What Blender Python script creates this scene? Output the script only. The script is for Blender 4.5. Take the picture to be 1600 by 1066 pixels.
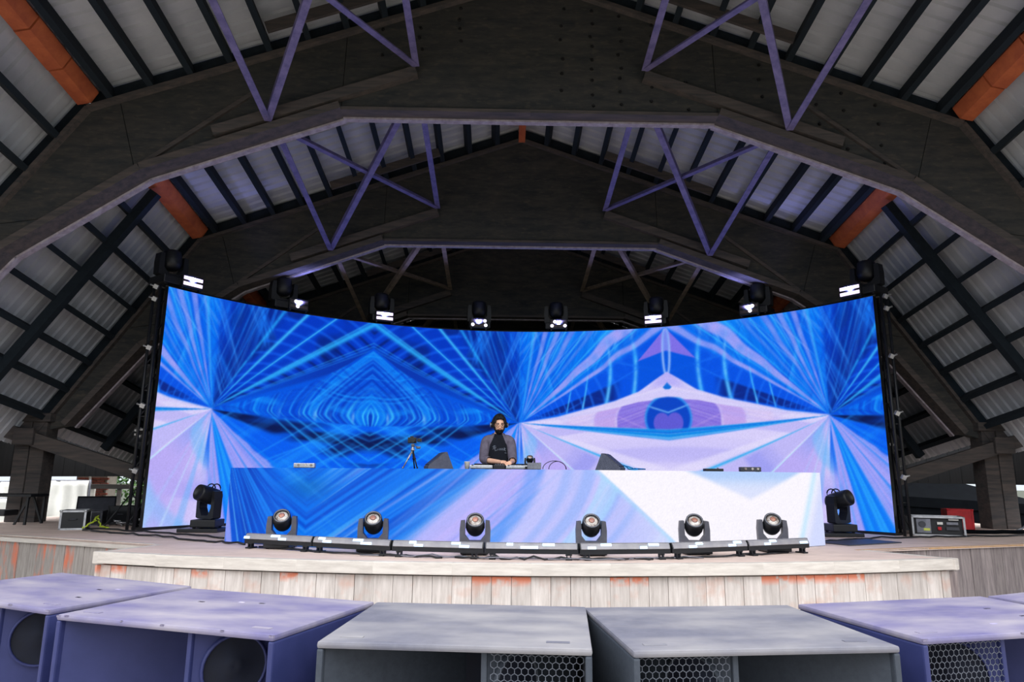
import bpy, bmesh, math, random
import numpy as np
from mathutils import Matrix, Vector, Euler

for _o in list(bpy.data.objects):
    bpy.data.objects.remove(_o)
SC = bpy.context.scene
COL = SC.collection
PI = math.pi

# ------------------------------------------------------------------ camera
cam_d = bpy.data.cameras.new('camera'); cam_d.sensor_width = 36.0; cam_d.lens = 24.0
cam_d.clip_start = 0.05; cam_d.clip_end = 500
cam = bpy.data.objects.new('camera', cam_d); COL.objects.link(cam)
YAW, PITCH, ROLL = 0.01861, 0.19520, 0.00842
_f = Vector((math.sin(YAW)*math.cos(PITCH), math.cos(YAW)*math.cos(PITCH), math.sin(PITCH)))
_r = Vector((math.cos(YAW), -math.sin(YAW), 0)); _u = _r.cross(_f)
_r2 = _r*math.cos(ROLL)+_u*math.sin(ROLL); _u2 = -_r*math.sin(ROLL)+_u*math.cos(ROLL)
_m = Matrix((_r2, _u2, -_f)).transposed().to_4x4(); _m.translation = Vector((-0.4058, 0, 0.89))
cam.matrix_world = _m
SC.camera = cam

# ------------------------------------------------------------------ world: overcast daylight
W = bpy.data.worlds.new('overcast_sky'); SC.world = W; W.use_nodes = True
_n = W.node_tree.nodes; _l = W.node_tree.links; _n.clear()
_tc = _n.new('ShaderNodeTexCoord'); _sx = _n.new('ShaderNodeSeparateXYZ'); _l.new(_tc.outputs['Generated'], _sx.inputs[0])
_rp = _n.new('ShaderNodeValToRGB'); _l.new(_sx.outputs['Z'], _rp.inputs[0])
_rp.color_ramp.elements[0].position = 0.0; _rp.color_ramp.elements[0].color = (.165, .18, .20, 1)
_rp.color_ramp.elements[1].position = 1.0; _rp.color_ramp.elements[1].color = (1.0, 1.0, 1.0, 1)
_bg = _n.new('ShaderNodeBackground'); _l.new(_rp.outputs[0], _bg.inputs[0]); _bg.inputs[1].default_value = 5.6
_wo = _n.new('ShaderNodeOutputWorld'); _l.new(_bg.outputs[0], _wo.inputs[0])

# ------------------------------------------------------------------ view
SC.view_settings.view_transform = 'Standard'; SC.view_settings.look = 'None'
SC.view_settings.exposure = 0.0; SC.view_settings.gamma = 1.0
SC.view_settings.use_curve_mapping = False
LED = 1.0                       # LED brightness that shows picture colours as they are at this exposure

# ------------------------------------------------------------------ mesh helpers
class MB:
    """collects simple shapes and links them as ONE mesh object"""
    def __init__(s): s.v = []; s.f = []; s.sm = []
    def add(s, vs, fs, smooth=False):
        b = len(s.v); s.v += [tuple(v) for v in vs]; s.f += [tuple(i+b for i in f) for f in fs]; s.sm += [smooth]*len(fs); return s
    def box(s, c, d, rot=None, taper=1.0):
        x, y, z = d[0]/2, d[1]/2, d[2]/2
        vs = [(-x, -y, -z), (x, -y, -z), (x, y, -z), (-x, y, -z), (-x*taper, -y*taper, z), (x*taper, -y*taper, z), (x*taper, y*taper, z), (-x*taper, y*taper, z)]
        if rot is not None:
            m = rot if isinstance(rot, Matrix) else Euler(rot).to_matrix(); vs = [m @ Vector(v) for v in vs]
        vs = [(v[0]+c[0], v[1]+c[1], v[2]+c[2]) for v in vs]
        return s.add(vs, [(0, 3, 2, 1), (4, 5, 6, 7), (0, 1, 5, 4), (1, 2, 6, 5), (2, 3, 7, 6), (3, 0, 4, 7)])
    def bbox(s, c, d, b=.01, rot=None):
        """box with chamfered edges"""
        bm = bmesh.new(); bmesh.ops.create_cube(bm, size=1.0); bmesh.ops.scale(bm, vec=d, verts=bm.verts)
        bmesh.ops.bevel(bm, geom=bm.edges[:], offset=b, segments=2, affect='EDGES', profile=.6)
        m = Matrix.Identity(3) if rot is None else (rot if isinstance(rot, Matrix) else Euler(rot).to_matrix())
        bm.verts.index_update(); vs = [m @ v.co + Vector(c) for v in bm.verts]; fs = [[v.index for v in f.verts] for f in bm.faces]; bm.free()
        return s.add(vs, fs)
    def bar(s, p, q, w, h, up=(0, 0, 1)):
        """square timber from p to q, w across, h along the up side"""
        p = Vector(p); q = Vector(q); d = (q-p); L = d.length; d.normalize(); u = Vector(up); a = d.cross(u)
        if a.length < 1e-4: a = d.cross(Vector((1, 0, 0)))
        a.normalize(); u = a.cross(d).normalized(); m = Matrix((d, a, u)).transposed(); c = (p+q)/2
        return s.box(c, (L, w, h), m)
    def cyl(s, p, q, r0, r1=None, n=12, cap=True, smooth=True):
        p = Vector(p); q = Vector(q); r1 = r0 if r1 is None else r1; d = (q-p).normalized()
        a = d.orthogonal().normalized(); b = d.cross(a); vs = []
        for c, r in ((p, r0), (q, r1)):
            vs += [c+(a*math.cos(2*PI*i/n)+b*math.sin(2*PI*i/n))*r for i in range(n)]
        s.add(vs, [(i, (i+1) % n, n+(i+1) % n, n+i) for i in range(n)], smooth)
        if cap: k = len(s.v)-2*n; s.f += [tuple(k+i for i in reversed(range(n))), tuple(k+n+i for i in range(n))]; s.sm += [False, False]
        return s
    def tube(s, pts, r, n=6, closed=False):
        pts = [Vector(p) for p in pts]; N = len(pts); rings = []
        up = Vector((0, 0, 1))
        for i, p in enumerate(pts):
            if closed: d = pts[(i+1) % N]-pts[i-1]
            else: d = pts[min(i+1, N-1)]-pts[max(i-1, 0)]
            d.normalize(); a = d.cross(up)
            if a.length < 1e-3: a = d.cross(Vector((1, 0, 0)))
            a.normalize(); b = d.cross(a)
            rr = r[i] if isinstance(r, (list, tuple)) else r
            rings.append([p+(a*math.cos(2*PI*k/n)+b*math.sin(2*PI*k/n))*rr for k in range(n)])
        vs = [v for q in rings for v in q]; fs = []
        for i in range(N if closed else N-1):
            j = (i+1) % N
            fs += [(i*n+k, i*n+(k+1) % n, j*n+(k+1) % n, j*n+k) for k in range(n)]
        if not closed: fs += [tuple(reversed(range(n))), tuple((N-1)*n+k for k in range(n))]
        return s.add(vs, fs, True)
    def lathe(s, prof, n=20, m=None, smooth=True, cap=True):
        """profile [(r, h)] turned about local Z, then moved by the 4x4 m"""
        m = Matrix.Identity(4) if m is None else m; vs = []; fs = []
        for r, h in prof: vs += [m @ Vector((r*math.cos(2*PI*i/n), r*math.sin(2*PI*i/n), h)) for i in range(n)]
        for k in range(len(prof)-1):
            fs += [(k*n+i, k*n+(i+1) % n, (k+1)*n+(i+1) % n, (k+1)*n+i) for i in range(n)]
        s.add(vs, fs, smooth)
        b = len(s.v)-len(vs)
        if cap and prof[0][0] > 1e-5: s.f.append(tuple(b+i for i in reversed(range(n)))); s.sm.append(False)
        if cap and prof[-1][0] > 1e-5: s.f.append(tuple(b+(len(prof)-1)*n+i for i in range(n))); s.sm.append(False)
        return s
    def prism(s, poly, f0, f1):
        """polygon swept between two maps f0(a,b), f1(a,b)"""
        n = len(poly); vs = [f0(*p) for p in poly]+[f1(*p) for p in poly]
        return s.add(vs, [tuple(range(n)), tuple(reversed(range(n, 2*n)))]+[((i+1) % n, i, n+i, n+(i+1) % n) for i in range(n)])
    def mesh(s, name, mat):
        me = bpy.data.meshes.new(name); me.from_pydata(s.v, [], s.f)
        if any(s.sm): me.polygons.foreach_set('use_smooth', s.sm)
        bm = bmesh.new(); bm.from_mesh(me); bmesh.ops.recalc_face_normals(bm, faces=bm.faces[:]); bm.to_mesh(me); bm.free()
        if mat is not None: me.materials.append(mat)
        me.update(); return me
    def build(s, name, mat, parent=None, loc=None, rot=None):
        return link(name, s.mesh(name, mat), parent, loc, rot)

def link(name, me, parent=None, loc=None, rot=None):
    o = bpy.data.objects.new(name, me); COL.objects.link(o)
    if parent is not None: o.parent = parent
    if loc is not None: o.location = loc
    if rot is not None: o.rotation_euler = rot
    return o
def tag(o, label=None, cat=None, group=None, kind=None):
    for k, v in (('label', label), ('category', cat), ('group', group), ('kind', kind)):
        if v: o[k] = v
    return o
def thing(name, label, cat, loc=(0, 0, 0), rz=0.0, group=None):
    o = bpy.data.objects.new(name, None); COL.objects.link(o); o.empty_display_size = .1
    o.location = loc; o.rotation_euler = (0, 0, rz); return tag(o, label, cat, group)
def structure(name):
    o = bpy.data.objects.new(name, None); COL.objects.link(o); o.empty_display_size = .1; o['kind'] = 'structure'; return o
def dup(root, loc, rz=None, label=None, group=None):
    def cp(o, par):
        c = o.copy(); COL.objects.link(c)
        if par is not None: c.parent = par
        for ch in list(o.children): cp(ch, c)
        return c
    r = cp(root, None); r.location = loc
    if rz is not None: r.rotation_euler = (0, 0, rz)
    if label: r['label'] = label
    if group: r['group'] = group
    return r

# ------------------------------------------------------------------ materials (all procedural)
def lin(c):
    return tuple((x/255/12.92 if x/255 <= .04045 else ((x/255+.055)/1.055)**2.4) for x in c)
def mat(name, col, rough=.7, metal=0.0, col2=None, scale=6.0, stretch=(1, 1, 1), lo=.35, hi=.65, bump=0.0, vary=0.0, spec=.4, coord='Object'):
    """base colour mixed with col2 by noise; vary = brightness spread from object to object"""
    m = bpy.data.materials.new(name); m.use_nodes = True; nt = m.node_tree; N = nt.nodes; L = nt.links
    b = N['Principled BSDF']; b.inputs['Roughness'].default_value = rough; b.inputs['Metallic'].default_value = metal
    b.inputs['Specular IOR Level'].default_value = spec
    c1 = lin(col); c2 = lin(col2) if col2 else tuple(x*.75 for x in c1)
    tc = N.new('ShaderNodeTexCoord'); mp = N.new('ShaderNodeMapping'); L.new(tc.outputs[coord], mp.inputs[0]); mp.inputs['Scale'].default_value = stretch
    nz = N.new('ShaderNodeTexNoise'); nz.inputs['Scale'].default_value = scale; nz.inputs['Detail'].default_value = 6; nz.inputs['Roughness'].default_value = .65
    oi = N.new('ShaderNodeObjectInfo')
    if vary:
        ad = N.new('ShaderNodeVectorMath'); ad.operation = 'ADD'; sc = N.new('ShaderNodeMath'); sc.operation = 'MULTIPLY'; sc.inputs[1].default_value = 37.0
        L.new(oi.outputs['Random'], sc.inputs[0]); L.new(mp.outputs[0], ad.inputs[0]); L.new(sc.outputs[0], ad.inputs[1]); L.new(ad.outputs[0], nz.inputs['Vector'])
    else: L.new(mp.outputs[0], nz.inputs['Vector'])
    rp = N.new('ShaderNodeValToRGB'); L.new(nz.outputs[0], rp.inputs[0])
    rp.color_ramp.elements[0].position = lo; rp.color_ramp.elements[1].position = hi
    rp.color_ramp.elements[0].color = (*c2, 1); rp.color_ramp.elements[1].color = (*c1, 1)
    out = rp.outputs[0]
    if vary:
        hv = N.new('ShaderNodeHueSaturation'); mr = N.new('ShaderNodeMapRange'); mr.inputs['To Min'].default_value = 1-vary; mr.inputs['To Max'].default_value = 1+vary
        L.new(oi.outputs['Random'], mr.inputs[0]); L.new(mr.outputs[0], hv.inputs['Value']); L.new(out, hv.inputs['Color']); out = hv.outputs[0]
    L.new(out, b.inputs['Base Color'])
    if bump:
        bp = N.new('ShaderNodeBump'); bp.inputs['Strength'].default_value = bump; bp.inputs['Distance'].default_value = .01
        L.new(nz.outputs[0], bp.inputs['Height']); L.new(bp.outputs[0], b.inputs['Normal'])
    m['_out'] = 0
    return m
def layer(m, col, scale, lo, hi, stretch=(1, 1, 1), seed=0.0, zmin=None, zmax=None, rnd=None, k=1.0):
    """a second coat (dust, red stain, worn paint) over a mat(): by noise, by a band of local height, on some objects only"""
    nt = m.node_tree; N = nt.nodes; L = nt.links; b = N['Principled BSDF']; src = b.inputs['Base Color'].links[0].from_socket
    tc = N.new('ShaderNodeTexCoord'); mp = N.new('ShaderNodeMapping'); mp.inputs['Scale'].default_value = stretch; L.new(tc.outputs['Object'], mp.inputs[0])
    oi = N.new('ShaderNodeObjectInfo'); sc = N.new('ShaderNodeMath'); sc.operation = 'MULTIPLY_ADD'; sc.inputs[1].default_value = 53.0; sc.inputs[2].default_value = seed
    L.new(oi.outputs['Random'], sc.inputs[0]); ad = N.new('ShaderNodeVectorMath'); L.new(mp.outputs[0], ad.inputs[0]); L.new(sc.outputs[0], ad.inputs[1])
    nz = N.new('ShaderNodeTexNoise'); nz.inputs['Scale'].default_value = scale; nz.inputs['Detail'].default_value = 5; L.new(ad.outputs[0], nz.inputs['Vector'])
    mr = N.new('ShaderNodeMapRange'); mr.inputs[1].default_value = lo; mr.inputs[2].default_value = hi; mr.inputs[4].default_value = k; L.new(nz.outputs[0], mr.inputs[0]); fac = mr.outputs[0]
    def mul(a, sock):
        q = N.new('ShaderNodeMath'); q.operation = 'MULTIPLY'; L.new(a, q.inputs[0]); L.new(sock, q.inputs[1]); return q.outputs[0]
    if zmin is not None:
        sx = N.new('ShaderNodeSeparateXYZ'); L.new(tc.outputs['Object'], sx.inputs[0])
        z = N.new('ShaderNodeMapRange'); z.inputs[1].default_value = zmin; z.inputs[2].default_value = zmax; L.new(sx.outputs['Z'], z.inputs[0]); fac = mul(fac, z.outputs[0])
    if rnd is not None:
        g = N.new('ShaderNodeMath'); g.operation = 'LESS_THAN'; g.inputs[1].default_value = rnd
        h = N.new('ShaderNodeMath'); h.operation = 'FRACT'; h2 = N.new('ShaderNodeMath'); h2.operation = 'MULTIPLY'; h2.inputs[1].default_value = 17.3+seed
        L.new(oi.outputs['Random'], h2.inputs[0]); L.new(h2.outputs[0], h.inputs[0]); L.new(h.outputs[0], g.inputs[0]); fac = mul(fac, g.outputs[0])
    mx = N.new('ShaderNodeMix'); mx.data_type = 'RGBA'; L.new(fac, mx.inputs['Factor']); L.new(src, mx.inputs['A']); mx.inputs['B'].default_value = (*lin(col), 1)
    L.new(mx.outputs['Result'], b.inputs['Base Color']); return m
def glow(name, col, strength, sample=False):
    m = bpy.data.materials.new(name); m.use_nodes = True; b = m.node_tree.nodes['Principled BSDF']
    b.inputs['Base Color'].default_value = (.6, .6, .65, 1); b.inputs['Emission Color'].default_value = (*lin(col), 1); b.inputs['Emission Strength'].default_value = strength
    if not sample: m.cycles.emission_sampling = 'NONE'
    return m
def led_mat(name, strength):
    """LED picture: the mesh carries the picture being played as a colour attribute; the panel gives off that light"""
    m = bpy.data.materials.new(name); m.use_nodes = True; N = m.node_tree.nodes; L = m.node_tree.links; b = N['Principled BSDF']
    a = N.new('ShaderNodeAttribute'); a.attribute_name = 'picture'
    b.inputs['Base Color'].default_value = (.006, .006, .007, 1); b.inputs['Roughness'].default_value = .8; b.inputs['Specular IOR Level'].default_value = .06
    L.new(a.outputs['Color'], b.inputs['Emission Color']); b.inputs['Emission Strength'].default_value = strength
    m.cycles.emission_sampling = 'NONE'; return m

# ---------------------------------------------------------------- LED content
def n1(t, freq, seed, p=1.0):
    """smooth 1D value noise 0..1 over t"""
    a = np.random.RandomState(seed).rand(4096); q = np.asarray(t)*freq + 1000.5
    i = np.floor(q).astype(int); w = q - i; w = w*w*(3-2*w)
    return (a[i % 4096]*(1-w) + a[(i+1) % 4096]*w)**p
def n2(x, y, seed):
    a = np.random.RandomState(seed).rand(64, 64); x = x+500.; y = y+500.
    i = np.floor(x).astype(int); j = np.floor(y).astype(int); u = x-i; v = y-j
    u = u*u*(3-2*u); v = v*v*(3-2*v)
    g = lambda p, q: a[p % 64, q % 64]
    return (g(i, j)*(1-u)+g(i+1, j)*u)*(1-v) + (g(i, j+1)*(1-u)+g(i+1, j+1)*u)*v
def ss(a, b, t):
    t = np.clip((t-a)/(b-a), 0, 1); return t*t*(3-2*t)
def band(t, a, b, s):
    return ss(a-s, a+s, t)*(1-ss(b-s, b+s, t))
def line(t, c, w):
    return np.exp(-((t-c)/w)**2)
def mix(img, col, m):
    img += (np.array(col, float)/255 - img)*np.clip(m, 0, 1)[..., None]
def segd(x, z, a, b):
    a = np.array(a); b = np.array(b); d = b-a
    t = np.clip(((x-a[0])*d[0]+(z-a[1])*d[1])/(d@d), 0, 1)
    return np.hypot(x-a[0]-t*d[0], z-a[1]-t*d[1])
def below(x, z, pts, s=.02):
    """1 under the polyline z(x)"""
    px, pz = zip(*pts); return ss(-s, s, np.interp(x, px, pz)-z)
def hatch(x, z, ang, freq, seed, cut=.6):
    c, s = np.cos(np.radians(ang)), np.sin(np.radians(ang))
    t = -x*s+z*c; l = x*c+z*s
    v = n1(t, freq, seed)*.6+n1(t, freq*2.3, seed+1)*.4
    return ss(cut, 1, v)*ss(.25, .75, n2(l*1.3, t*freq*.45, seed+2))
NAVY, ROY, BLUE, AZ, CY = (2, 26, 104), (0, 52, 190), (0, 84, 222), (4, 128, 246), (64, 190, 255)
LAV, PALE, WHT, PUR = (172, 164, 246), (206, 198, 246), (228, 218, 252), (132, 112, 230)

def eye_a(x, z):
    im = np.zeros(x.shape+(3,)); rx = 3.1-x; dz = z-1.95
    th = np.degrees(np.arctan2(dz, rx)); r = np.hypot(rx, dz)
    st = n1(th, .55, 3)*.5+n1(th, 1.7, 4)*.5
    mix(im, BLUE, np.ones_like(x))
    # upper fan
    up = ss(24, 27, th); mix(im, ROY, up*.9)
    mix(im, NAVY, up*ss(.52, .75, n2(r*2.4, th*.09, 11))*.6)
    mix(im, NAVY, band(th, 58, 80, 6)*(.35+.4*n2(x*2, z*2, 8)))
    mix(im, (0, 104, 236), ss(62, 84, th)*(.12+.45*ss(.45, .9, st)))
    mix(im, (2, 40, 150), ss(52, 62, th)*ss(1.7, 2.2, x)*ss(.25, .7, n2(x*1.4+9, z*1.1, 9))*.5)
    for a, f, sd in ((62, 9, 21), (116, 9, 24), (74, 12, 27), (105, 11, 30)):
        mix(im, (24, 128, 250), ss(46, 60, th)*hatch(x, z, a, f, sd, .5)*.7)
    rung = np.abs(((r*3.4+.08*th*(r < 9)) % 1)-.5)*2
    mix(im, (16, 100, 244), band(th, 26, 56, 2)*ss(.55, 1, rung)*.55)
    mix(im, NAVY, band(th, 25.5, 31, 1.5)*ss(.4, 0, rung)*.75)
    mix(im, (5, 44, 160), band(th, 20.5, 25, 1.2)*.8*ss(2.9, .4, x*.9))
    for a, w, c, k in ((57.5, .9, (36, 168, 250), .75), (49, .9, CY, .85), (40.6, .34, (130, 232, 255), 1), (40.6, 1.3, AZ, .5),
                       (32.2, 1.5, (44, 176, 250), .85), (33.4, .4, CY, .5), (26.6, .3, CY, .45), (25.6, .25, CY, .4), (24.6, .25, CY, .3), (66, .6, AZ, .5), (72, .5, AZ, .5)):
        mix(im, c, line(th, a, w*np.clip(2.6/np.maximum(r, .3), .8, 1.6)*.8)*k)
    for a, f, sd in ((66, 22, 311), (112, 24, 314), (58, 18, 317), (122, 20, 320)):
        mix(im, (6, 50, 170), ss(50, 62, th)*hatch(x, z, a, f, sd, .45)*.6)
    for a, f, sd in ((70, 26, 331), (109, 28, 334)):
        mix(im, (60, 150, 252), ss(52, 62, th)*hatch(x, z, a, f, sd, .55)*.75)
    # nested arches of the blue diamond
    ed = below(x, z, ((0, 3.40), (.5, 3.02), (1.4, 2.48), (3.1, 1.95)))*ss(-7, -2, th)
    de = z-2.0; up_ = de > 0; lo_ = np.zeros_like(x); hi_ = np.full_like(x, 6.0)
    for _ in range(18):                                # a = half-width of the pointed arch through each point
        a = .5*(lo_+hi_); h = np.where(up_, .98*a+.10, .30+.22*a); f = x/np.maximum(a, 1e-4)+(np.abs(de)/h)**1.45-1
        lo_ = np.where(f > 0, a, lo_); hi_ = np.where(f > 0, hi_, a)
    g = .5*(lo_+hi_); g2 = g+.03*(n2(x*3, z*3, 48)-.5)
    edb = ed*ss(-14, -5, th); mix(im, (0, 78, 220), ed)
    lv = n1(g2, 7, 41)*.4+n1(g2, 19, 42)*.35+n1(g2, 43, 40)*.25
    mix(im, AZ, ed*ss(.42, .8, lv)*.75); mix(im, (0, 52, 178), ed*ss(.46, .2, lv)*.6)
    wv = z+.05*np.sin(x*4)-.05*x
    mix(im, (2, 48, 176), ed*ss(.55, .15, n1(wv, 10, 43)*.6+n1(wv, 27, 44)*.4)*.6*ss(.7, .1, np.abs(de)))
    mix(im, (16, 150, 255), ed*ss(.6, .92, n1(wv, 24, 45)*.6+.4*n2(x*3, z*5, 46))*.55)
    eyel = np.exp(-(de/.22)**2)
    for c, w, k in ((.055, .018, .9), (.16, .02, .95), (.30, .03, .35), (.47, .04, .8), (.60, .03, .3), (.76, .02, .35), (.90, .03, .6), (1.02, .015, .5), (1.10, .02, .7), (1.24, .03, .4), (1.36, .02, .8), (1.45, .012, .5), (1.62, .014, .5), (1.80, .014, .4), (1.97, .014, .6), (2.04, .014, .6), (2.3, .018, .35)):
        mix(im, (60, 190, 255), ed*line(g2, c, w)*k*(.45+.65*eyel)*(.6+.6*n2(x*2+3, z*4, 49)))
    mix(im, (150, 206, 255), ed*line(z, 1.97, .10)*ss(.72, 1, n1(x, 13, 47))*.55)
    mix(im, (4, 52, 190), ed*hatch(x, z, 41, 12, 71, .45)*.5*ss(.2, .5, dz)); mix(im, (40, 160, 255), ed*hatch(x, z, -42, 15, 74, .5)*.8*ss(.05, .3, dz)); mix(im, (40, 160, 255), ed*hatch(x, z, -30, 18, 77, .5)*.6*ss(0, .2, dz))
    # dark streak belt under the eye
    bl = below(x, z, ((0, 1.80), (1, 1.84), (3.1, 1.95)))
    mix(im, (0, 92, 238), bl)
    dk = n2(x*1.6+z*1.5, z*7, 52)*.6+.4*n1(z-.09*x, 16, 53)
    mix(im, (4, 26, 96), bl*below(-z, -x*0, ((-9, 0), (9, 0)), .5)*0)
    mix(im, (3, 18, 74), band(th, -17, -3.5, 3)*bl*ss(.36, .68, dk)*.95)
    mix(im, (4, 24, 92), line(np.hypot(x/.34, (z-1.58)/.09), 0, .9)*.85)
    for k, sl in ((1.34, .62), (1.12, .62), (.86, .7), (1.62, .5), (.6, .75), (.35, .8)):
        mix(im, (40, 170, 255), bl*line(z-k-sl*x, 0, .022)*.6)
    for k, sl in ((1.5, -.45), (1.75, -.5), (2.1, -.55), (2.5, -.6), (1.9, -.4)):
        mix(im, (40, 160, 255), bl*line(z-k-sl*x, 0, .018)*.45*ss(0, .3, x))
    for a, f, sd in ((32, 11, 54), (-32, 10, 57), (20, 14, 60)):
        mix(im, (30, 150, 255), bl*hatch(x, z, a, f, sd, .5)*.75)
    # fans under the focus
    mix(im, LAV, band(th, -64, -38+1.5*(n1(r, 6, 61)-.5), 1.6)*(.75+.25*n1(th, .8, 62)))
    mix(im, AZ, band(th, -64, -38, 2)*ss(.55, .9, n1(th, .5, 63))*.55)
    mix(im, AZ, band(th, -39, -30, 2.5)*ss(.3, .8, n1(th, .6, 64))*.8)
    mix(im, (10, 120, 246), band(th, -77, -63.5, 1)); mix(im, (60, 190, 255), band(th, -77, -63, 1)*ss(.5, .9, n1(th, .8, 65))*.6)
    mix(im, LAV, band(th, -86, -77, .8)*.9); mix(im, (30, 110, 240), band(th, -91, -86, .8)*ss(1.1, .5, r))
    mix(im, LAV, band(th, -91, -84, .8)*ss(.7, 1.2, r))
    mix(im, (40, 160, 255), ss(-58, -70, th)*ss(.5, .9, n1(th*.5+3*r*0, 1.2, 66))*.35)
    lo = ss(1.0, .3, z)*ss(-36, -42, th)
    mix(im, AZ, lo*ss(.45, .9, n1(th, .35, 67))*.7)
    return im

def eye_b(x, z):
    im = np.zeros(x.shape+(3,)); rx = 3.08-x; dz = z-1.95
    th = np.degrees(np.arctan2(dz, rx)); r = np.hypot(rx, dz)
    st = n1(th, .5, 103)*.5+n1(th, 1.5, 104)*.5
    mix(im, (0, 98, 238), np.ones_like(x))
    mix(im, AZ, ss(22, 40, th)*ss(.35, .8, st)*.75)
    for a, f, sd in ((-52, 10, 121), (-66, 11, 124), (-40, 12, 127), (75, 7, 130)):
        mix(im, (40, 160, 255), ss(26, 36, th)*hatch(x, z, a, f, sd, .5)*.7)
    for a, f, sd in ((-50, 22, 411), (-60, 26, 414), (-72, 20, 417), (70, 18, 420)):
        mix(im, (4, 78, 216), ss(30, 40, th)*hatch(x, z, a, f, sd, .45)*.65)
    for a, f, sd in ((-48, 24, 431), (-64, 27, 434)):
        mix(im, (120, 176, 252), ss(34, 42, th)*hatch(x, z, a, f, sd, .55)*.7)
    lavn = .65+.35*n2(x*6, z*6, 131)
    for a, b, k in ((39.5, 44.8, .95), (33, 35.6, .9), (59, 62, .6), (66.5, 69.5, .7), (73, 76, .75), (51, 53, .35), (80, 81.5, .4)):
        wob = 1.6*(n1(r, 2.2, int(a*3))-.5)
        mix(im, LAV, band(th+wob, a, b, .8)*k*lavn*ss(.05, .35, r))
    mix(im, (66, 190, 255), (line(th, 46.5, .5)+line(th, 38.4, .4)+line(th, 64, .6)+line(th, 71, .7)+line(th, 55, .5)+line(th, 82, 1.2))*.55)
    # blue shell over the lens with cyan ribs
    sh = band(th, 12, 32.2, .8)
    mix(im, (2, 80, 226), sh*.9); mix(im, (6, 34, 128), sh*band(th, 13.5, 22.5, 1)*ss(.9, 1.2, x)*ss(3.0, 2.2, x)*.9)
    rr = np.abs(((np.log(np.maximum(r, .1))*6.5) % 1)-.5)*2
    mix(im, (24, 110, 246), sh*ss(.6, 1, rr)*ss(.7, 1.2, x)*.6)
    for xc, bw in ((.66, .05), (1.20, .045), (1.68, .02), (2.0, .015)):
        xx = xc-.09*np.cos((z-3.1)*2.2)+.06; mix(im, (48, 172, 255), line(x, xx, bw)*ss(36, 30, th)*ss(9, 14, th)*.85)
        mix(im, (130, 200, 255), line(x, xx, bw*.7)*ss(48, 36, th)*ss(9, 14, th)*n2(x*9, z*9, 132)*.7)
    for a, f, sd in ((14, 12, 511), (-30, 14, 514)): mix(im, (26, 116, 246), sh*hatch(x, z, a, f, sd, .5)*.6)
    tri = below(x, z, ((0, 3.90), (.60, 3.22), (.61, 0)), .015)*(1-below(x, z, ((0, 3.42), (.6, 3.22)), .02))
    mix(im, PUR, tri*.95)
    ch = below(x, z, ((0, 3.42), (.6, 3.22), (.9, 3.0)))*ss(14, 18, th)*ss(.7, .5, x)
    mix(im, (0, 84, 222), ch*.8)
    mix(im, (150, 186, 250), line(x, .07*np.sqrt(np.clip(1-((z-3.4)/.5)**2, 0, 1)), .028)*band(z, 2.9, 3.9, .05)*.9)
    mix(im, (110, 150, 245), band(x, -.1, .06, .02)*band(z, 3.42, 3.85, .05)*.6)
    # pale lens
    top = ((0, 2.97), (.3, 2.78), (.6, 2.58), (1.1, 2.40), (1.6, 2.27), (2.3, 2.08), (3.08, 1.95))
    lens = below(x, z, top, .025)*ss(-3.4, -2.4, th)
    mix(im, WHT, lens*(.9+.1*n1(th, 1.1, 141))); mix(im, PALE, lens*ss(.45, .9, n1(th, .9, 142))*.8)
    mix(im, LAV, lens*band(th, 14, 20, 1)*ss(.5, .1, x)*.7)
    mix(im, (10, 110, 220), lens*ss(.11, .07, x+.9*np.abs(z-2.66)+.0*x)*ss(2.6, 2.63, z))
    inl = below(x, z, ((0, 2.43), (.6, 2.37), (1.1, 2.25), (1.7, 2.13), (3.08, 1.95)), .015)*lens
    for xc, hz, c, k in ((2.05, .40, (218, 198, 240), .6), (1.53, .50, (188, 160, 234), .9), (1.05, .56, (126, 106, 220), .95)):
        e = (np.abs(x/xc)**2.6+np.abs((z-1.96)/hz)**2.6)**(1/2.6); m = ss(1.03, .98, e)
        mix(im, c, inl*m*k); mix(im, PALE, inl*line(e, 1.02, .025)*.5)
    mix(im, PALE, inl*hatch(x, z, 28, 14, 151, .5)*.5); mix(im, (176, 150, 232), inl*hatch(x, z, 24, 20, 154, .5)*.4)
    mix(im, LAV, lens*hatch(x, z, -14, 12, 157, .5)*.45); mix(im, (244, 236, 255), lens*hatch(x, z, -20, 18, 160, .5)*.5)
    e = np.hypot(x/.45, (z-2.02)/.46); c2 = below(x, z, ((0, 2.46), (.5, 2.42)), .02)*ss(-7.5, -6.5, th)
    mix(im, (0, 66, 196), c2*ss(1.04, .96, e)*.96); mix(im, (30, 140, 235), c2*line(e, 1.02, .06)*.8)
    hrt = ss(1.05, .85, np.hypot((x-.13)/.18, (z-1.93)/.22)); mix(im, (104, 92, 214), c2*hrt*.9)
    mix(im, (120, 180, 250), c2*line(z-2.14-.35*x, 0, .02)*ss(.5, .3, x)*.8)
    # cyan lid and pale skirts
    cyb = band(th, -6.9, -2.9, .6); mix(im, (14, 140, 232), cyb*.95)
    mix(im, (8, 84, 216), cyb*ss(.5, .85, n1(th, 1.6, 161))*.7); mix(im, (150, 205, 250), cyb*ss(.6, .9, n1(th, 2.3, 162)+.2*n2(x*5, z*9, 163)-.1)*.5)
    sk = ss(-6.5, -7.3, th)
    mix(im, (214, 206, 250), sk); mix(im, (184, 178, 244), sk*ss(.45, .8, n1(z+.04*x*x, 7, 171))*ss(-24, -20, th)*.8)
    mix(im, (188, 182, 246), sk*band(th, -40, -23, 1)*.9)
    ring = n1(np.hypot(rx, dz*1.2), 3.2, 172); mix(im, (146, 150, 240), sk*ss(-22, -26, th)*ss(.5, .85, ring)*.7)
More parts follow.
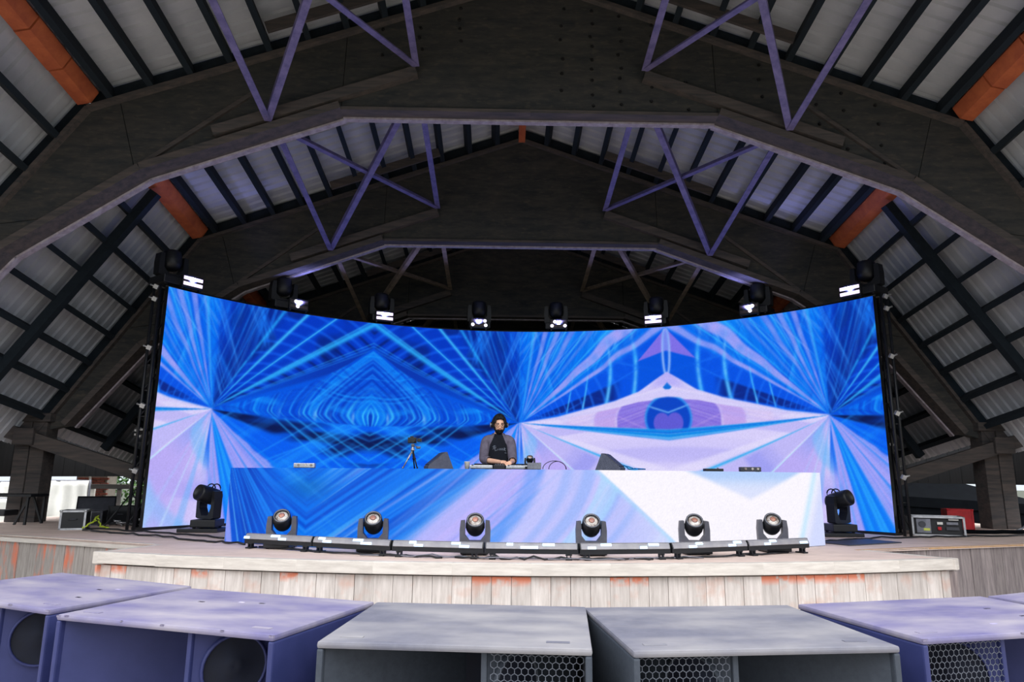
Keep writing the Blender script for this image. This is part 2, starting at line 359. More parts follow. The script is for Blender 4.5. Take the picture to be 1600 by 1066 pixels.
    mix(im, (226, 222, 252), sk*ss(1.2, .2, x)*ss(-22, -24, th)*.8)
    mix(im, (40, 170, 240), line(th, -22.2, .8)*.85*ss(.1, .5, r))
    mix(im, (232, 226, 254), band(th, -21, -17, 1)*ss(2.6, 1.6, x)*.6)
    mix(im, (184, 170, 244), sk*ss(-41, -42, th)*ss(-95, -60, th)*.95)
    mix(im, (130, 160, 244), sk*band(th, -58, -42.5, 1)*ss(1.1, .3, r)*.7)
    ring2 = n1(r+.012*th, 2.4, 173); mix(im, (126, 188, 248), sk*ss(-43, -48, th)*ss(.58, .9, ring2)*.7)
    mix(im, (190, 240, 255), line(th, -41.5, .45)); mix(im, (190, 214, 255), line(th, -70, .7)*.7); mix(im, (170, 200, 255), line(th, -62, 1.1)*.35)
    mix(im, (40, 110, 240), band(th, -91, -85, 1)*ss(1.2, .5, r)); mix(im, (110, 180, 250), band(th, -80, -76, 1)*.5)
    mix(im, (150, 214, 252), ss(.95, .2, z)*ss(2.3, 2.0, x)*ss(-40, -50, th)*.6)
    return im

def paint_wall(ppm=112, L=14.30, H=3.93):
    w, h = int(L*ppm), int(H*ppm)
    s, z = np.meshgrid((np.arange(w)+.5)/ppm, (np.arange(h)+.5)/ppm)
    ca = np.where(s > 10, 16.45, 4.06); A = eye_a(np.abs(s-ca), z)
    cb = np.where(s < 4, -2.08, 10.29); B = eye_b(np.abs(s-cb), z)
    isA = ((s > 1.0) & (s < 7.18)) | (s > 13.36)
    im = np.where(isA[..., None], A, B)
    for f in (1.0, 7.18, 13.36):                       # soft seams at the three bursts
        d = np.abs(s-f); k = np.exp(-(d/.035)**2)[..., None]
        im = im*(1-.5*k)+.5*k*np.roll(A*.5+B*.5, 0, 1)
    g = np.random.RandomState(5).rand(h, w)[..., None]
    k = np.array([.25, .5, .25]); 
    for ax in (0, 1): im = .25*np.roll(im, 1, ax)+.5*im+.25*np.roll(im, -1, ax)
    im[0] = im[1]; im[-1] = im[-2]; im[:, 0] = im[:, 1]; im[:, -1] = im[:, -2]
    return np.clip(im*(.96+.08*g), 0, 1)

def paint_booth(ppm=130, L=8.477, H=.97):
    w, h = int(L*ppm), int(H*ppm)
    s, z = np.meshgrid((np.arange(w)+.5)/ppm, (np.arange(h)+.5)/ppm)
    im = np.zeros(s.shape+(3,)); mix(im, (0, 112, 238), np.ones_like(s))
    x = np.abs(s-1.37); v = z-.62*x                     # blue chevrons on the left
    lv = n1(v, 7, 201)*.4+n1(v, 19, 202)*.35+n1(v, 41, 203)*.25
    mix(im, (0, 74, 206), ss(.5, .25, lv)*.85); mix(im, (52, 146, 248), ss(.5, .8, lv)*.8)
    mix(im, (138, 146, 242), ss(.5, .75, n1(v, 5, 205)*.6+.4*n1(v, 13, 206))*ss(.1, 1.1, s-1.37)*.9)
    mix(im, (0, 96, 178), line(np.hypot(x/.32, (z-.72)/.14), 0, 1)*.6)
    mix(im, (30, 140, 236), hatch(s, z, -34, 16, 204, .5)*.7*ss(2.4, 1.2, s)); mix(im, (60, 170, 245), ss(.6, .8, z)*hatch(s, z, 24, 14, 211, .5)*.6*ss(2.6, 1.6, s))
    for fq, sd, cc in ((14, 207, (92, 182, 250)), (26, 214, (150, 190, 252)), (20, 217, (4, 88, 214))): mix(im, cc, hatch(s, z, 33, fq, sd, .45)*.75*ss(1.2, 1.7, s))
    t2 = np.degrees(np.arctan2(z-1.6, s+.25)); le = ss(1.2, .7, s+.5*(z-.5))
    mix(im, (0, 76, 206), le*.8); mix(im, (0, 58, 176), le*ss(.3, .0, np.abs(s-.45+.1*z))*.5); mix(im, (24, 134, 248), le*ss(.5, .85, n1(t2, .5, 210)*.6+.4*n1(t2, 1.6, 212))*.8)
    mix(im, (150, 158, 244), band(t2, -80.5, -76, .8)*ss(.9, .5, s)*.9); mix(im, (110, 190, 252), line(t2, -72, .5)*.7+line(t2, -66, .4)*.5)
    # lavender slants in the middle
    u = s-1.15*(z-.97); md = ss(2.5, 3.6, s-.9*(z-.5))
    k = n1(u, 2.2, 221)*.45+n1(u, 6, 222)*.3+n1(u, 17, 223)*.25
    mix(im, (92, 150, 240), md*.85); mix(im, (176, 172, 248), md*ss(.38, .62, k)); mix(im, (64, 150, 240), md*ss(.44, .25, k)*.8)
    for fq, sd, cc in ((12, 224, (150, 208, 252)), (24, 226, (196, 196, 252)), (18, 229, (96, 158, 242))): mix(im, cc, md*hatch(s, z, 37, fq, sd, .45)*.65*ss(5.0, 3.9, s))
    mix(im, (196, 184, 250), band(u, 3.75, 4.15, .12)*.85)
    u2 = s-.62*(z-.97)-.12*np.sin(z*3); k2 = n1(u2, 2.4, 231)*.6+n1(u2, 7, 233)*.4
    rt = ss(4.05, 4.5, u2); mix(im, (198, 198, 252), rt*.9); mix(im, (150, 180, 248), rt*ss(.55, .8, k2)*.75); mix(im, (172, 220, 252), rt*ss(.42, .25, n1(u2, 3.4, 232)*.7+.3*n1(u2, 11, 234))*.6)
    mix(im, (88, 150, 246), band(u2, 4.16, 4.36, .06)*(.4+.5*n2(s*8, z*4, 235))); mix(im, (216, 210, 253), rt*hatch(s, z, 58, 10, 236, .5)*.6)
    mix(im, (130, 170, 246), rt*hatch(s, z, 64, 14, 239, .6)*.5*ss(5.6, 4.6, s))
    # white fields with the pale notch on the right
    edge = np.interp(z, (0, .97), (6.15, 5.05)); wh = ss(-.02, .02, s-edge)
    mix(im, (214, 218, 252), ss(5.2, 6, s)*.7); mix(im, (170, 220, 250), line(s-edge, -.03, .05)*.6)
    mix(im, (248, 244, 253), wh)
    x2 = np.abs(s-7.13); nt = ss(-.02, .06, z-(.60+.38*x2))
    mix(im, (176, 204, 248), nt*ss(.62, .95, z)); mix(im, (206, 216, 250), nt*ss(.9, .66, z)*.7)
    mix(im, (205, 214, 252), ss(-.05, .25, s-(7.95+.45*z))*.9); mix(im, (176, 224, 252), line(s-(7.95+.42*z), 0, .06)*.6)
    g = np.random.RandomState(6).rand(h, w)[..., None]
    return np.clip(im*(.97+.06*g), 0, 1)
# ------------------------------------------------------------------ palette
M_ply = mat('dark_plywood', (72, 69, 66), .85, col2=(40, 46, 50), scale=2.2, stretch=(1, 1, 4), lo=.3, hi=.7, bump=.25)
layer(M_ply, (96, 86, 76), 7, .56, .74, (1, 1, 3), 2.0, k=.4)
M_tim = mat('weathered_timber', (94, 85, 81), .85, col2=(58, 58, 61), scale=3, stretch=(.6, 3, 6), lo=.3, hi=.7, bump=.3, vary=.12)
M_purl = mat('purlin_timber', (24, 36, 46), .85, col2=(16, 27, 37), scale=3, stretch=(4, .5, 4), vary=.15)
M_sheet = mat('white_steel_sheet', (202, 205, 213), .5, col2=(182, 187, 197), scale=1.4, lo=.3, hi=.7, spec=.4)
M_soff = mat('soffit_painted_light', (176, 168, 178), .7, col2=(140, 130, 138), scale=5, stretch=(2, 2, 2))  # pale lavender stands for screen light on the arch undersides
M_red = mat('rust_painted_beam', (206, 112, 70), .7, col2=(172, 86, 58), scale=5, lo=.3, hi=.7, vary=.08)
M_steel = mat('steel_with_purple_light', (124, 116, 164), .5, col2=(90, 86, 132), scale=7, lo=.35, hi=.65)  # purple stage light on the braces is put into the colour
M_tan = mat('bare_brace_steel', (134, 120, 106), .6, col2=(100, 90, 82), scale=7)
M_bolt = mat('black_bolt', (22, 22, 24), .6)
M_deck = mat('plywood_deck', (236, 214, 204), .8, col2=(208, 186, 176), scale=1.6, stretch=(1, 3, 1), lo=.3, hi=.72, bump=.08)
layer(M_deck, (176, 156, 148), 9, .58, .75, (1, 2, 1), 5, k=.5)
M_board = mat('bleached_edge_board', (222, 215, 208), .85, col2=(190, 182, 175), scale=3, stretch=(1, 1, 8), lo=.3, hi=.7, bump=.3, vary=.05)
M_plank = mat('grey_weathered_plank', (218, 210, 206), .9, col2=(180, 171, 166), scale=3.2, stretch=(9, 9, .8), lo=.3, hi=.7, bump=.3, vary=.13)
layer(M_plank, (196, 150, 132), 2.0, .56, .72, (2, 2, 2), 9, k=.55)
layer(M_plank, (222, 126, 92), 3, .35, .5, (3, 3, 3), 1, zmin=-.10, zmax=-.03, rnd=.36, k=.9)
M_plankL = mat('red_streaked_plank', (186, 178, 172), .9, col2=(142, 134, 130), scale=3.2, stretch=(9, 9, .8), lo=.3, hi=.7, bump=.4, vary=.12)
layer(M_plankL, (228, 122, 88), 2.4, .44, .66, (4, 4, 1.3), 3, rnd=.6, k=.85)
M_plankR = mat('violet_grey_plank', (168, 156, 154), .9, col2=(120, 110, 112), scale=3.2, stretch=(9, 9, .8), lo=.3, hi=.7, bump=.4, vary=.14)
M_trim = mat('yellow_ply_edge', (206, 160, 96), .8, col2=(180, 136, 84), scale=8)
M_bounce_ground = mat('bright_bounce_ground', (168, 158, 145), .95, col2=(138, 130, 120), scale=.8, lo=.3, hi=.7)  # kept bright to bounce daylight up to the front roof bay
M_grass = mat('dark_grass_ground', (46, 54, 36), .95, col2=(36, 40, 30), scale=.8, lo=.3, hi=.7)
M_black = mat('black_plastic', (26, 28, 33), .45, col2=(20, 22, 27), scale=9)
M_blackm = mat('black_cloth', (12, 15, 19), .95, col2=(8, 10, 14), scale=4, spec=.05)
M_dgrey = mat('dark_grey_housing', (66, 68, 76), .5, col2=(54, 56, 64), scale=10)
M_mgrey = mat('mid_grey_metal', (128, 130, 140), .45, col2=(104, 106, 116), scale=10, metal=.3)
M_silver = mat('silver_edging', (196, 198, 202), .35, col2=(160, 162, 168), scale=12, metal=.6)
M_white = mat('white_plastic', (226, 224, 220), .5, col2=(206, 204, 200), scale=10)
M_tarp = mat('white_tarpaulin', (238, 236, 230), .7, col2=(220, 218, 212), scale=2.2, bump=.2)
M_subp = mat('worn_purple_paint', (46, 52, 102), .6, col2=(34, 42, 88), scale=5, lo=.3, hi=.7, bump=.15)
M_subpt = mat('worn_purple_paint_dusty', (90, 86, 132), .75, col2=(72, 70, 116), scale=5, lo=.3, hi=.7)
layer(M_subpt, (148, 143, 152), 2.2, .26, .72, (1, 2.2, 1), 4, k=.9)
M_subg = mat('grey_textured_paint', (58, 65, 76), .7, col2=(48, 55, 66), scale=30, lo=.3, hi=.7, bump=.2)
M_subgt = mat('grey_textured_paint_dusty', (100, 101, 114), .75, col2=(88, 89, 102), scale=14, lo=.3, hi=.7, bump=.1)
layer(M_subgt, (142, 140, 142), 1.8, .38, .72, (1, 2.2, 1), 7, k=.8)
M_wear = mat('scuffed_edge', (190, 184, 200), .8, col2=(140, 134, 176), scale=14)
M_inside = mat('dark_cone', (14, 22, 42), .8, col2=(9, 14, 30), scale=6)
M_mesh = mat('steel_hex_mesh', (92, 98, 110), .5, col2=(60, 66, 78), scale=20)
M_skin = mat('skin', (246, 198, 170), .5, col2=(232, 176, 148), scale=9, lo=.3, hi=.7)
M_hair = mat('black_hair', (20, 18, 20), .7, col2=(10, 9, 11), scale=30)
M_grey_sl = mat('grey_sleeve', (112, 106, 122), .9, col2=(96, 90, 106), scale=18)
M_navy = mat('black_shirt_front', (12, 18, 32), .9, col2=(8, 12, 24), scale=12)
M_jean = mat('dark_denim', (38, 44, 64), .9)
M_leaf = mat('bright_leaf', (84, 128, 52), .6, col2=(36, 74, 28), scale=3, lo=.3, hi=.7)
M_brick = mat('red_brick', (138, 70, 54), .9, col2=(110, 52, 42), scale=8, vary=.15)
M_mortar = mat('grey_mortar', (140, 130, 120), .9)
M_redc = mat('red_case', (190, 24, 34), .5, col2=(160, 16, 28), scale=6)
M_yoke = mat('grey_yoke_shell', (86, 86, 96), .5, col2=(72, 72, 82), scale=10)
M_lens = mat('glass_lens', (226, 220, 214), .12, col2=(120, 104, 96), scale=14, spec=.9, vary=.1)  # pale mottled colour stands in for reflections on the glass
M_lens_refl = mat('orange_lens_reflection', (190, 132, 104), .25, col2=(150, 110, 110), scale=30, vary=.2)  # coloured reflection in the lens, painted as an orange disc
M_dark = mat('dark_stained_board', (34, 34, 36), .9, col2=(24, 25, 28), scale=3, stretch=(6, 6, .6), vary=.2)
M_blue = mat('cyan_cable', (20, 120, 200), .5)

GZ = -.85
# ------------------------------------------------------------------ setting: ground
g = MB(); g.box((0, 20, -.97), (240, 200, .2)); tag(g.build('floor', M_grass), kind='structure')  # kept dark beyond the slab to hold light off the second roof bay
g = MB(); g.bbox((0, 3.2, -.88), (26, 11, .06), .02); tag(g.build('floor_bounce_slab', M_bounce_ground), kind='structure')  # bright slab added to bounce daylight onto the front roof bay

# ------------------------------------------------------------------ roof: ceiling (sheets, purlins, beams)
YF = [5.3, 9.15, 13.0, 16.85, 20.7]
def FZ(y): return 6.06-.1584*(y-9.15)
def RP(x, y, dz): return Vector((x, y, FZ(y)+dz))
UO = [(0, 2.2), (6.3, -.05), (8.95, -3.85)]
NU = Vector((2.25, 6.3)).normalized(); NL = Vector((3.8, 2.65)).normalized()
roof = structure('ceiling')
def slope(s, side, off):
    """point on the roof outline at distance s down one slope, off outward: side 'u' from the ridge, 'l' from the knee"""
    a, b, n = (Vector(UO[0]), Vector(UO[1]), NU) if side == 'u' else (Vector(UO[1]), Vector(UO[2]), NL)
    d = (b-a).normalized(); return a+d*s+n*off
LU = (Vector(UO[1])-Vector(UO[0])).length; LL = (Vector(UO[2])-Vector(UO[1])).length+.45
# corrugated sheets: one per bay and slope, real ribs running down the slope
def LK(k): return min(LL, (FZ(YF[k+1])-.05-.95)/.82)                # the steep slope stops above the side openings
for k in range(4):
    y0, y1 = (4.9 if k == 0 else YF[k]), YF[k+1]
    for side, L in (('u', LU), ('l', LK(k))):
        for sg in (-1, 1):
            m = MB(); ys = []; y = y0
            while y < y1-.01:
                ys += [(y, 0), (y+.13, 0), (y+.15, .035), (y+.18, .035), (y+.2, 0)]; y += .2
            vs = []
            for yy, h in ys:
                for s in (-.1, L+(.09 if side == 'u' else 0)):
                    p = slope(s, side, .27+h); vs.append(RP(sg*p[0], min(yy, y1), p[1]))
            m.add(vs, [(2*i, 2*i+1, 2*i+3, 2*i+2) for i in range(len(ys)-1)])
            m.build('roof_sheet', M_sheet, roof)
def purl(k, side, s, w=.085, h=.27, off=.12, name='purlin', mt=None):
    for sg in (-1, 1):
        y0, y1 = (4.95 if k == 0 else YF[k]), YF[k+1]
        p = slope(s, side, off); n = NU if side == 'u' else NL
        m = MB(); m.bar(RP(sg*p[0], y0, p[1]), RP(sg*p[0], y1, p[1]), w, h, (sg*n[0], 0, n[1])); m.build(name, mt or M_purl, roof)
for k in range(4):
    for i in range(1, 12):
        purl(k, 'u', .18 if i == 0 else i*.585-.06)
    for i in range(7):
        if .62+i*.62 < LK(k): purl(k, 'l', .62+i*.62)
    # solid blocking over each frame, between the purlins
    for side, L in (('u', LU), ('l', LL-.3)):
        for sg in (-1, 1):
            a, b = slope(0, side, .12), slope(min(L, LK(k)+9*(side == 'u')), side, .12); n = NU if side == 'u' else NL
            m = MB(); m.bar(RP(sg*a[0], YF[k+1]-.02, a[1]), RP(sg*b[0], YF[k+1]-.02, b[1]), .06, .24, (sg*n[0], 0, n[1])); m.build('blocking', M_purl, roof)
    # mid rafter under the steep slope
    if k:
        for sg in (-1, 1):
            ym = (YF[k]+YF[k+1])/2; a, b = slope(.1, 'l', -.06), slope(LK(k)-.2, 'l', -.06)
            m = MB(); m.bar(RP(sg*a[0], ym, a[1]), RP(sg*b[0], ym, b[1]), .14, .16, (sg*NL[0], 0, NL[1])); m.build('rafter', M_purl, roof)
    # rust-coloured beams at ridge and knees
    y0, y1 = (4.95 if k == 0 else YF[k]+.1), YF[k+1]-.12
    m = MB(); m.bar(RP(0, y0, 2.24), RP(0, y1, 2.24), .13, .3); m.build('ridge_beam', M_red, roof)
    for sg in (-1, 1):
        kp = [(-.17, .02), (-.17, .12), (.17, .12), (.17, .02), (0, -.06)]
        segs = 6 if k == 0 else 1; L = (y1-y0)/segs
        for q in range(segs):
            ya, yb = y0+q*L, y0+(q+1)*L-(.025 if k == 0 else 0)
            m = MB(); c, s_ = math.cos(.62*sg), math.sin(.62*sg); gr = 1.0 if q % 2 else 1.04
            f = lambda yy: (lambda a, b: RP(sg*6.30+(a*c*gr+b*s_), yy, .02+(-a*s_*gr+b*c)))
            m.prism(kp, f(ya), f(yb)); m.build('knee_beam', M_red, roof)
# bridging boards under the purlins
for k, yb in ((0, 8.55), (1, 12.45), (2, 16.3)):
    for sg in (-1, 1):
        a, b = slope(1.75, 'u', -.04), slope(3.95, 'u', -.04)
        m = MB(); m.bar(RP(sg*a[0], yb, a[1]), RP(sg*b[0], yb, b[1]), .05, .16, (sg*NU[0], 0, NU[1])); m.build('bridging_board', M_tim, roof)

# ------------------------------------------------------------------ roof frames (plywood box arches) with their steel braces
BO = [(2.73, 0), (5.45, -1.0), (7.2, -2.2), (8.42, -3.7)]           # underside of one half
LN, HN = (3.72, -.10), (1.66, .64)
FL = ['nearest roof arch over the open roof edge, above the top of the photo',
      'big dark plywood roof arch spanning the photo top, bolt rows on its right half',
      'second dark plywood arch standing just behind the curved screen',
      'third roof arch, almost black, its flat edge just above the screen top',
      'last roof arch at the dark rear of the hall']
def web(poly, y, t): 
    m = MB(); m.prism(poly, lambda a, b: RP(a, y-t/2, b)+Vector((0, 0, .1584*(-t/2))), lambda a, b: RP(a, y+t/2, b)+Vector((0, 0, .1584*t/2))); return m
for k, y in enumerate(YF):
    fr = thing('roof_frame', FL[k], 'roof arch', (0, y, 0), 0, None)
    def lb(m, name, mt):
        o = m.build(name, mt, fr); o.location = (0, -y, 0); return o
    lb(web([(0, 2.2), (-2.7, 1.236), (-2.73, 0), (0, 0)], y, .16), 'web_panel', M_ply)
    lb(web([(0, 0), (2.73, 0), (2.7, 1.236), (0, 2.2)], y, .165), 'web_panel', M_ply)
    for sg in (-1, 1):
        P = lambda a, b, dy=0: RP(sg*a, y, b)+Vector((0, dy, 0))
        lb(web([(sg*2.71, 1.232), (sg*5.9, .093), (sg*5.55, -1.04), (sg*5.45, -1.0), (sg*2.74, 0)], y, .16), 'web_panel', M_ply)
        lb(web([(sg*5.91, .089), (sg*6.3, -.05), (sg*7.55, -1.84), (sg*6.45, -1.686), (sg*5.56, -1.04)], y, .165), 'web_panel', M_ply)
        lb(web([(sg*7.56, -1.85), (sg*8.95, -3.85), (sg*8.42, -3.7), (sg*7.2, -2.2), (sg*6.46, -1.693)], y, .16), 'web_panel', M_ply)
        # flanges: top and bottom chords standing proud of the web
        n = [(0, 2.2), (6.3, -.05), (8.95, -3.85)]
        for a, b, up in ((n[0], n[1], (sg*NU[0], 0, NU[1])), (n[1], n[2], (sg*NL[0], 0, NL[1]))):
            m = MB(); m.bar(P(a[0], a[1]-.03), P(b[0], b[1]-.03), .36, .06, up); lb(m, 'top_flange', M_tim)
        bp = [(0, 0)]+BO
        for i in range(4):
            a, b = bp[i], bp[i+1]; d = Vector((b[0]-a[0], b[1]-a[1])).normalized(); u = Vector((-d[1], d[0]))*(1 if i else 1)
            h = .05 if i == 0 else .11; f0 = h/2-.035
            m = MB(); m.bar(P(a[0]+u[0]*f0, a[1]+u[1]*f0), P(b[0]+u[0]*f0, b[1]+u[1]*f0), .40 if i else .30, h, (sg*u[0], 0, u[1])); lb(m, 'bottom_flange', M_tim)
            f1 = -.05; dy = .15 if i else .11; m = MB(); m.bar(P(a[0]+u[0]*f1, a[1]+u[1]*f1, dy), P(b[0]+u[0]*f1, b[1]+u[1]*f1, dy), .11 if i else .10, .03, (sg*u[0], 0, u[1])); lb(m, 'soffit_lit_edge', M_soff)  # added pale strip, LED light on the underside put into its colour
        # ledger on the face, from the node H down to the bottom chord, and the thin cover strip towards the knee
        m = MB(); m.bar(P(HN[0], HN[1]-.06, -.14), P(4.5, -.42, -.14), .12, .15, (sg*.34, 0, .94)); lb(m, 'ledger', M_tim)
        m = MB(); m.bar(P(4.0, .22, -.1), P(5.5, -.93, -.1), .05, .06, (sg*.6, 0, .8)); lb(m, 'cover_strip', M_tim)
        # steel braces running to this frame from the one in front
        if k:
            yp = YF[k-1]
            for a, b in ((LN, LN), (LN, HN), (HN, LN), (HN, HN)):
                p = RP(sg*a[0], yp+.1, a[1]-.08); q = RP(sg*b[0], y-.21, b[1]-(.20 if b is LN else .04)); m = MB(); w = .095
                m.bar(p, q, w, .014); 
                d = (q-p).normalized(); s_ = d.cross(Vector((0, 0, 1))).normalized(); u = s_.cross(d)
                o_ = s_*(w/2-.007)*sg+u*(w/2); m.bar(p+o_, q+o_, .014, w)
                lb(m, 'steel_brace', M_tan if k >= 3 else M_steel)
    if k == 1:                                                      # bolt heads, in rows
        m = MB()
        rows = [(.47, .35, 1.7, 6), (.9, .12, 1.65, 9), (1.32, .12, 1.6, 8), (1.78, .2, 1.45, 7), (2.3, .1, .55, 3), (-1.62, .95, 1.55, 4), (-2.2, .9, 1.3, 3), (-1.05, 1.1, 1.7, 4), (3.4, .1, .8, 4), (4.2, -.1, .5, 3), (4.6, -.5, .4, 4), (5.1, -.7, .2, 4)]
        rr = random.Random(3)
        for x, z0, z1, nn in rows:
            for i in range(nn):
                z = z0+(z1-z0)*i/(nn-1); c = RP(x+rr.uniform(-.03, .03), y-.083, z+rr.uniform(-.03, .03)); m.cyl(c, c+Vector((0, -.02, 0)), .028, .02, 6, smooth=False)
        lb(m, 'bolts', M_bolt)['kind'] = 'stuff'
# posts that carry the frame feet, and raking struts
for sg, nm, lab in ((-1, 'left', 'grey timber post left of the screen, standing before the white tarpaulins'), (1, 'right', 'grey timber post on the right, standing behind the red case')):
    t = thing('timber_post', lab, 'post', (sg*9.0, 13.0, 0))
    for i in (-1, 1):
        m = MB(); m.bbox((i*.14, 0, .93), (.26, .34, 1.86), .012); m.build('post_timber', M_tim, t)
    m = MB(); m.bbox((0, -.02, 1.88), (.7, .42, .16), .012); m.build('post_cap', M_tim, t)
    t = thing('raking_strut', f'sloping timber strut running from the {nm} post top down towards the screen', 'strut', (sg*9.0, 12.72, 1.4))
    m = MB(); m.bar((sg*1.6, 0, .60), (-sg*2.6, 0, -.68), .1, .24, (0, 0, 1)); m.build('timber', M_tim, t)
    m = MB(); m.bbox((0, -.08, .12), (.36, .06, .3), .01); m.build('gusset_plate', M_tim, t)

# ------------------------------------------------------------------ walls behind
def boards(name, p0, p1, z0, z1, n, th=.05):
    r = structure(name); p0 = Vector(p0); p1 = Vector(p1); L = (p1-p0).length; d = (p1-p0)/L; a = math.atan2(d.y, d.x); w = L/n
    me = None
    for i in range(n):
        c = p0+d*(i+.5)*w
        if me is None:
            m = MB(); m.box((0, 0, (z0+z1)/2), (w-.015, th, z1-z0)); me = m.mesh('board', M_dark)
        link('board', me, r, (c.x, c.y, 0), (0, 0, a))
    return r

boards('wall_back', (-16, 20.95), (-9.6, 20.95), .80, 7.4, 16); boards('wall_back', (-9.6, 20.95), (9.6, 20.95), GZ, 7.4, 48); boards('wall_back', (9.6, 20.95), (16, 20.95), .80, 7.4, 16)
boards('wall_left', (-9.62, 5.0), (-9.62, 20.8), .80, 2.6, 40)  # near end lengthened out of view to cut side light
boards('wall_right', (9.66, 5.0), (9.66, 20.8), .80, 2.6, 40)  # likewise carried forward out of view, keeps side light off the roof

# ------------------------------------------------------------------ stage
main_front = [(-9.55, 11.25), (-8.6, 10.78), (-7.54, 10.3), (-6.15, 9.72), (-4.76, 9.09), (-3.4, 8.6), (3.3, 8.6), (4.18, 8.94), (5.33, 9.33), (7.04, 9.88), (8.6, 10.48), (9.58, 10.88)]
st = thing('stage', 'wide wooden stage with tan plywood deck and vertical plank skirt', 'stage', (0, 9, GZ))
def at_st(m, name, mt, par): 
    o = m.build(name, mt, par); o.location = -Vector(par.location); return o
m = MB(); poly = main_front+[(9.58, 15.5), (-9.55, 15.5)]
m.prism(poly, lambda a, b: Vector((a, b, -.03)), lambda a, b: Vector((a, b, 0))); at_st(m, 'deck_top', M_deck, st)
def skirt(pts, par, mt, ztop, w=.2, seed=1, edge=None, inset=.05):
    """vertical planks along a polyline, each its own object sharing one mesh"""
    rr = random.Random(seed); m = MB(); h = ztop-GZ; m.box((0, 0, -h/2), (w-.005, .024, h)); me = m.mesh('plank', mt); base = Vector(par.location)
    for a, b in zip(pts[:-1], pts[1:]):
        a = Vector((*a, 0)); b = Vector((*b, 0)); L = (b-a).length; n = max(1, round(L/w)); d = (b-a)/L; nn = Vector((-d.y, d.x, 0))
        for i in range(n):
            c = a+d*L*(i+.5)/n+nn*(inset+rr.uniform(-.006, .006)); o = link('plank', me, par, Vector((c.x, c.y, ztop))-base, (0, 0, math.atan2(d.y, d.x)+rr.uniform(-.01, .01)))
            o.scale = (L/n/w, 1, 1)
def edge(pts, par, mt, th, dp, name, over=.0, z=0.0):
    for a, b in zip(pts[:-1], pts[1:]):
        a = Vector((*a, z-th/2)); b = Vector((*b, z-th/2)); d = (b-a).normalized(); nn = Vector((-d.y, d.x, 0))
        m = MB(); L = (b-a).length; c = (a+b)/2+nn*dp/2; ang = math.atan2(d.y, d.x)
        m.bbox((0, 0, 0), (L+over, dp, th), .008, (0, 0, ang)); o = m.build(name, mt, par); o.location = c-Vector(par.location)
left = main_front[:5]; right = main_front[7:]
edge(left, st, M_board, .09, .07, 'edge_board', .01, .002); skirt(left, st, M_plankL, -.09, .2, 3)
edge(right, st, M_trim, .03, .06, 'edge_trim', .01, .002); skirt(right, st, M_plankR, -.03, .2, 4)
ap = thing('stage_apron', 'low curved apron in front of the stage, bleached edge board over grey planks', 'stage', (0, 8, GZ))
RA = 16.2; ya = 7.33+RA
def apx(x): return (x, ya-math.sqrt(RA*RA-(x-.1)**2))
apf = [apx(-4.98+i*(9.86/12)) for i in range(13)]
apoly = apf+[(4.25, 8.96), (3.3, 8.6), (-3.4, 8.6), (-4.7, 9.07)]
m = MB(); m.prism([(a, b+.02) if i < 13 else (a, b) for i, (a, b) in enumerate(apoly)], lambda a, b: Vector((a, b, -.03)), lambda a, b: Vector((a, b, .001))); at_st(m, 'deck_top', M_deck, ap)
apb = [apf[0], apf[1], apf[4], apf[6], apf[9], apf[12]]
for i0, i1 in ((0, 1), (1, 4), (4, 7), (7, 10), (10, 12)):
    edge(apf[i0:i1+1], ap, M_board, .125, .10, 'edge_board', .005, .006+(0.004 if i0 == 0 else 0))
edge([(-4.7, 9.07), apf[0]], ap, M_board, .125, .08, 'edge_board', 0, .004); edge([apf[12], (4.25, 8.96)], ap, M_board, .125, .08, 'edge_board', 0, .004)
skirt(apf, ap, M_plank, -.136, .2, 7, inset=.07); skirt([(-4.7, 9.07), apf[0]], ap, M_plank, -.136, .2, 8, inset=.06); skirt([apf[12], (4.25, 8.96)], ap, M_plankR, -.136, .2, 9, inset=.06)
for f in (st, ap):
    pass
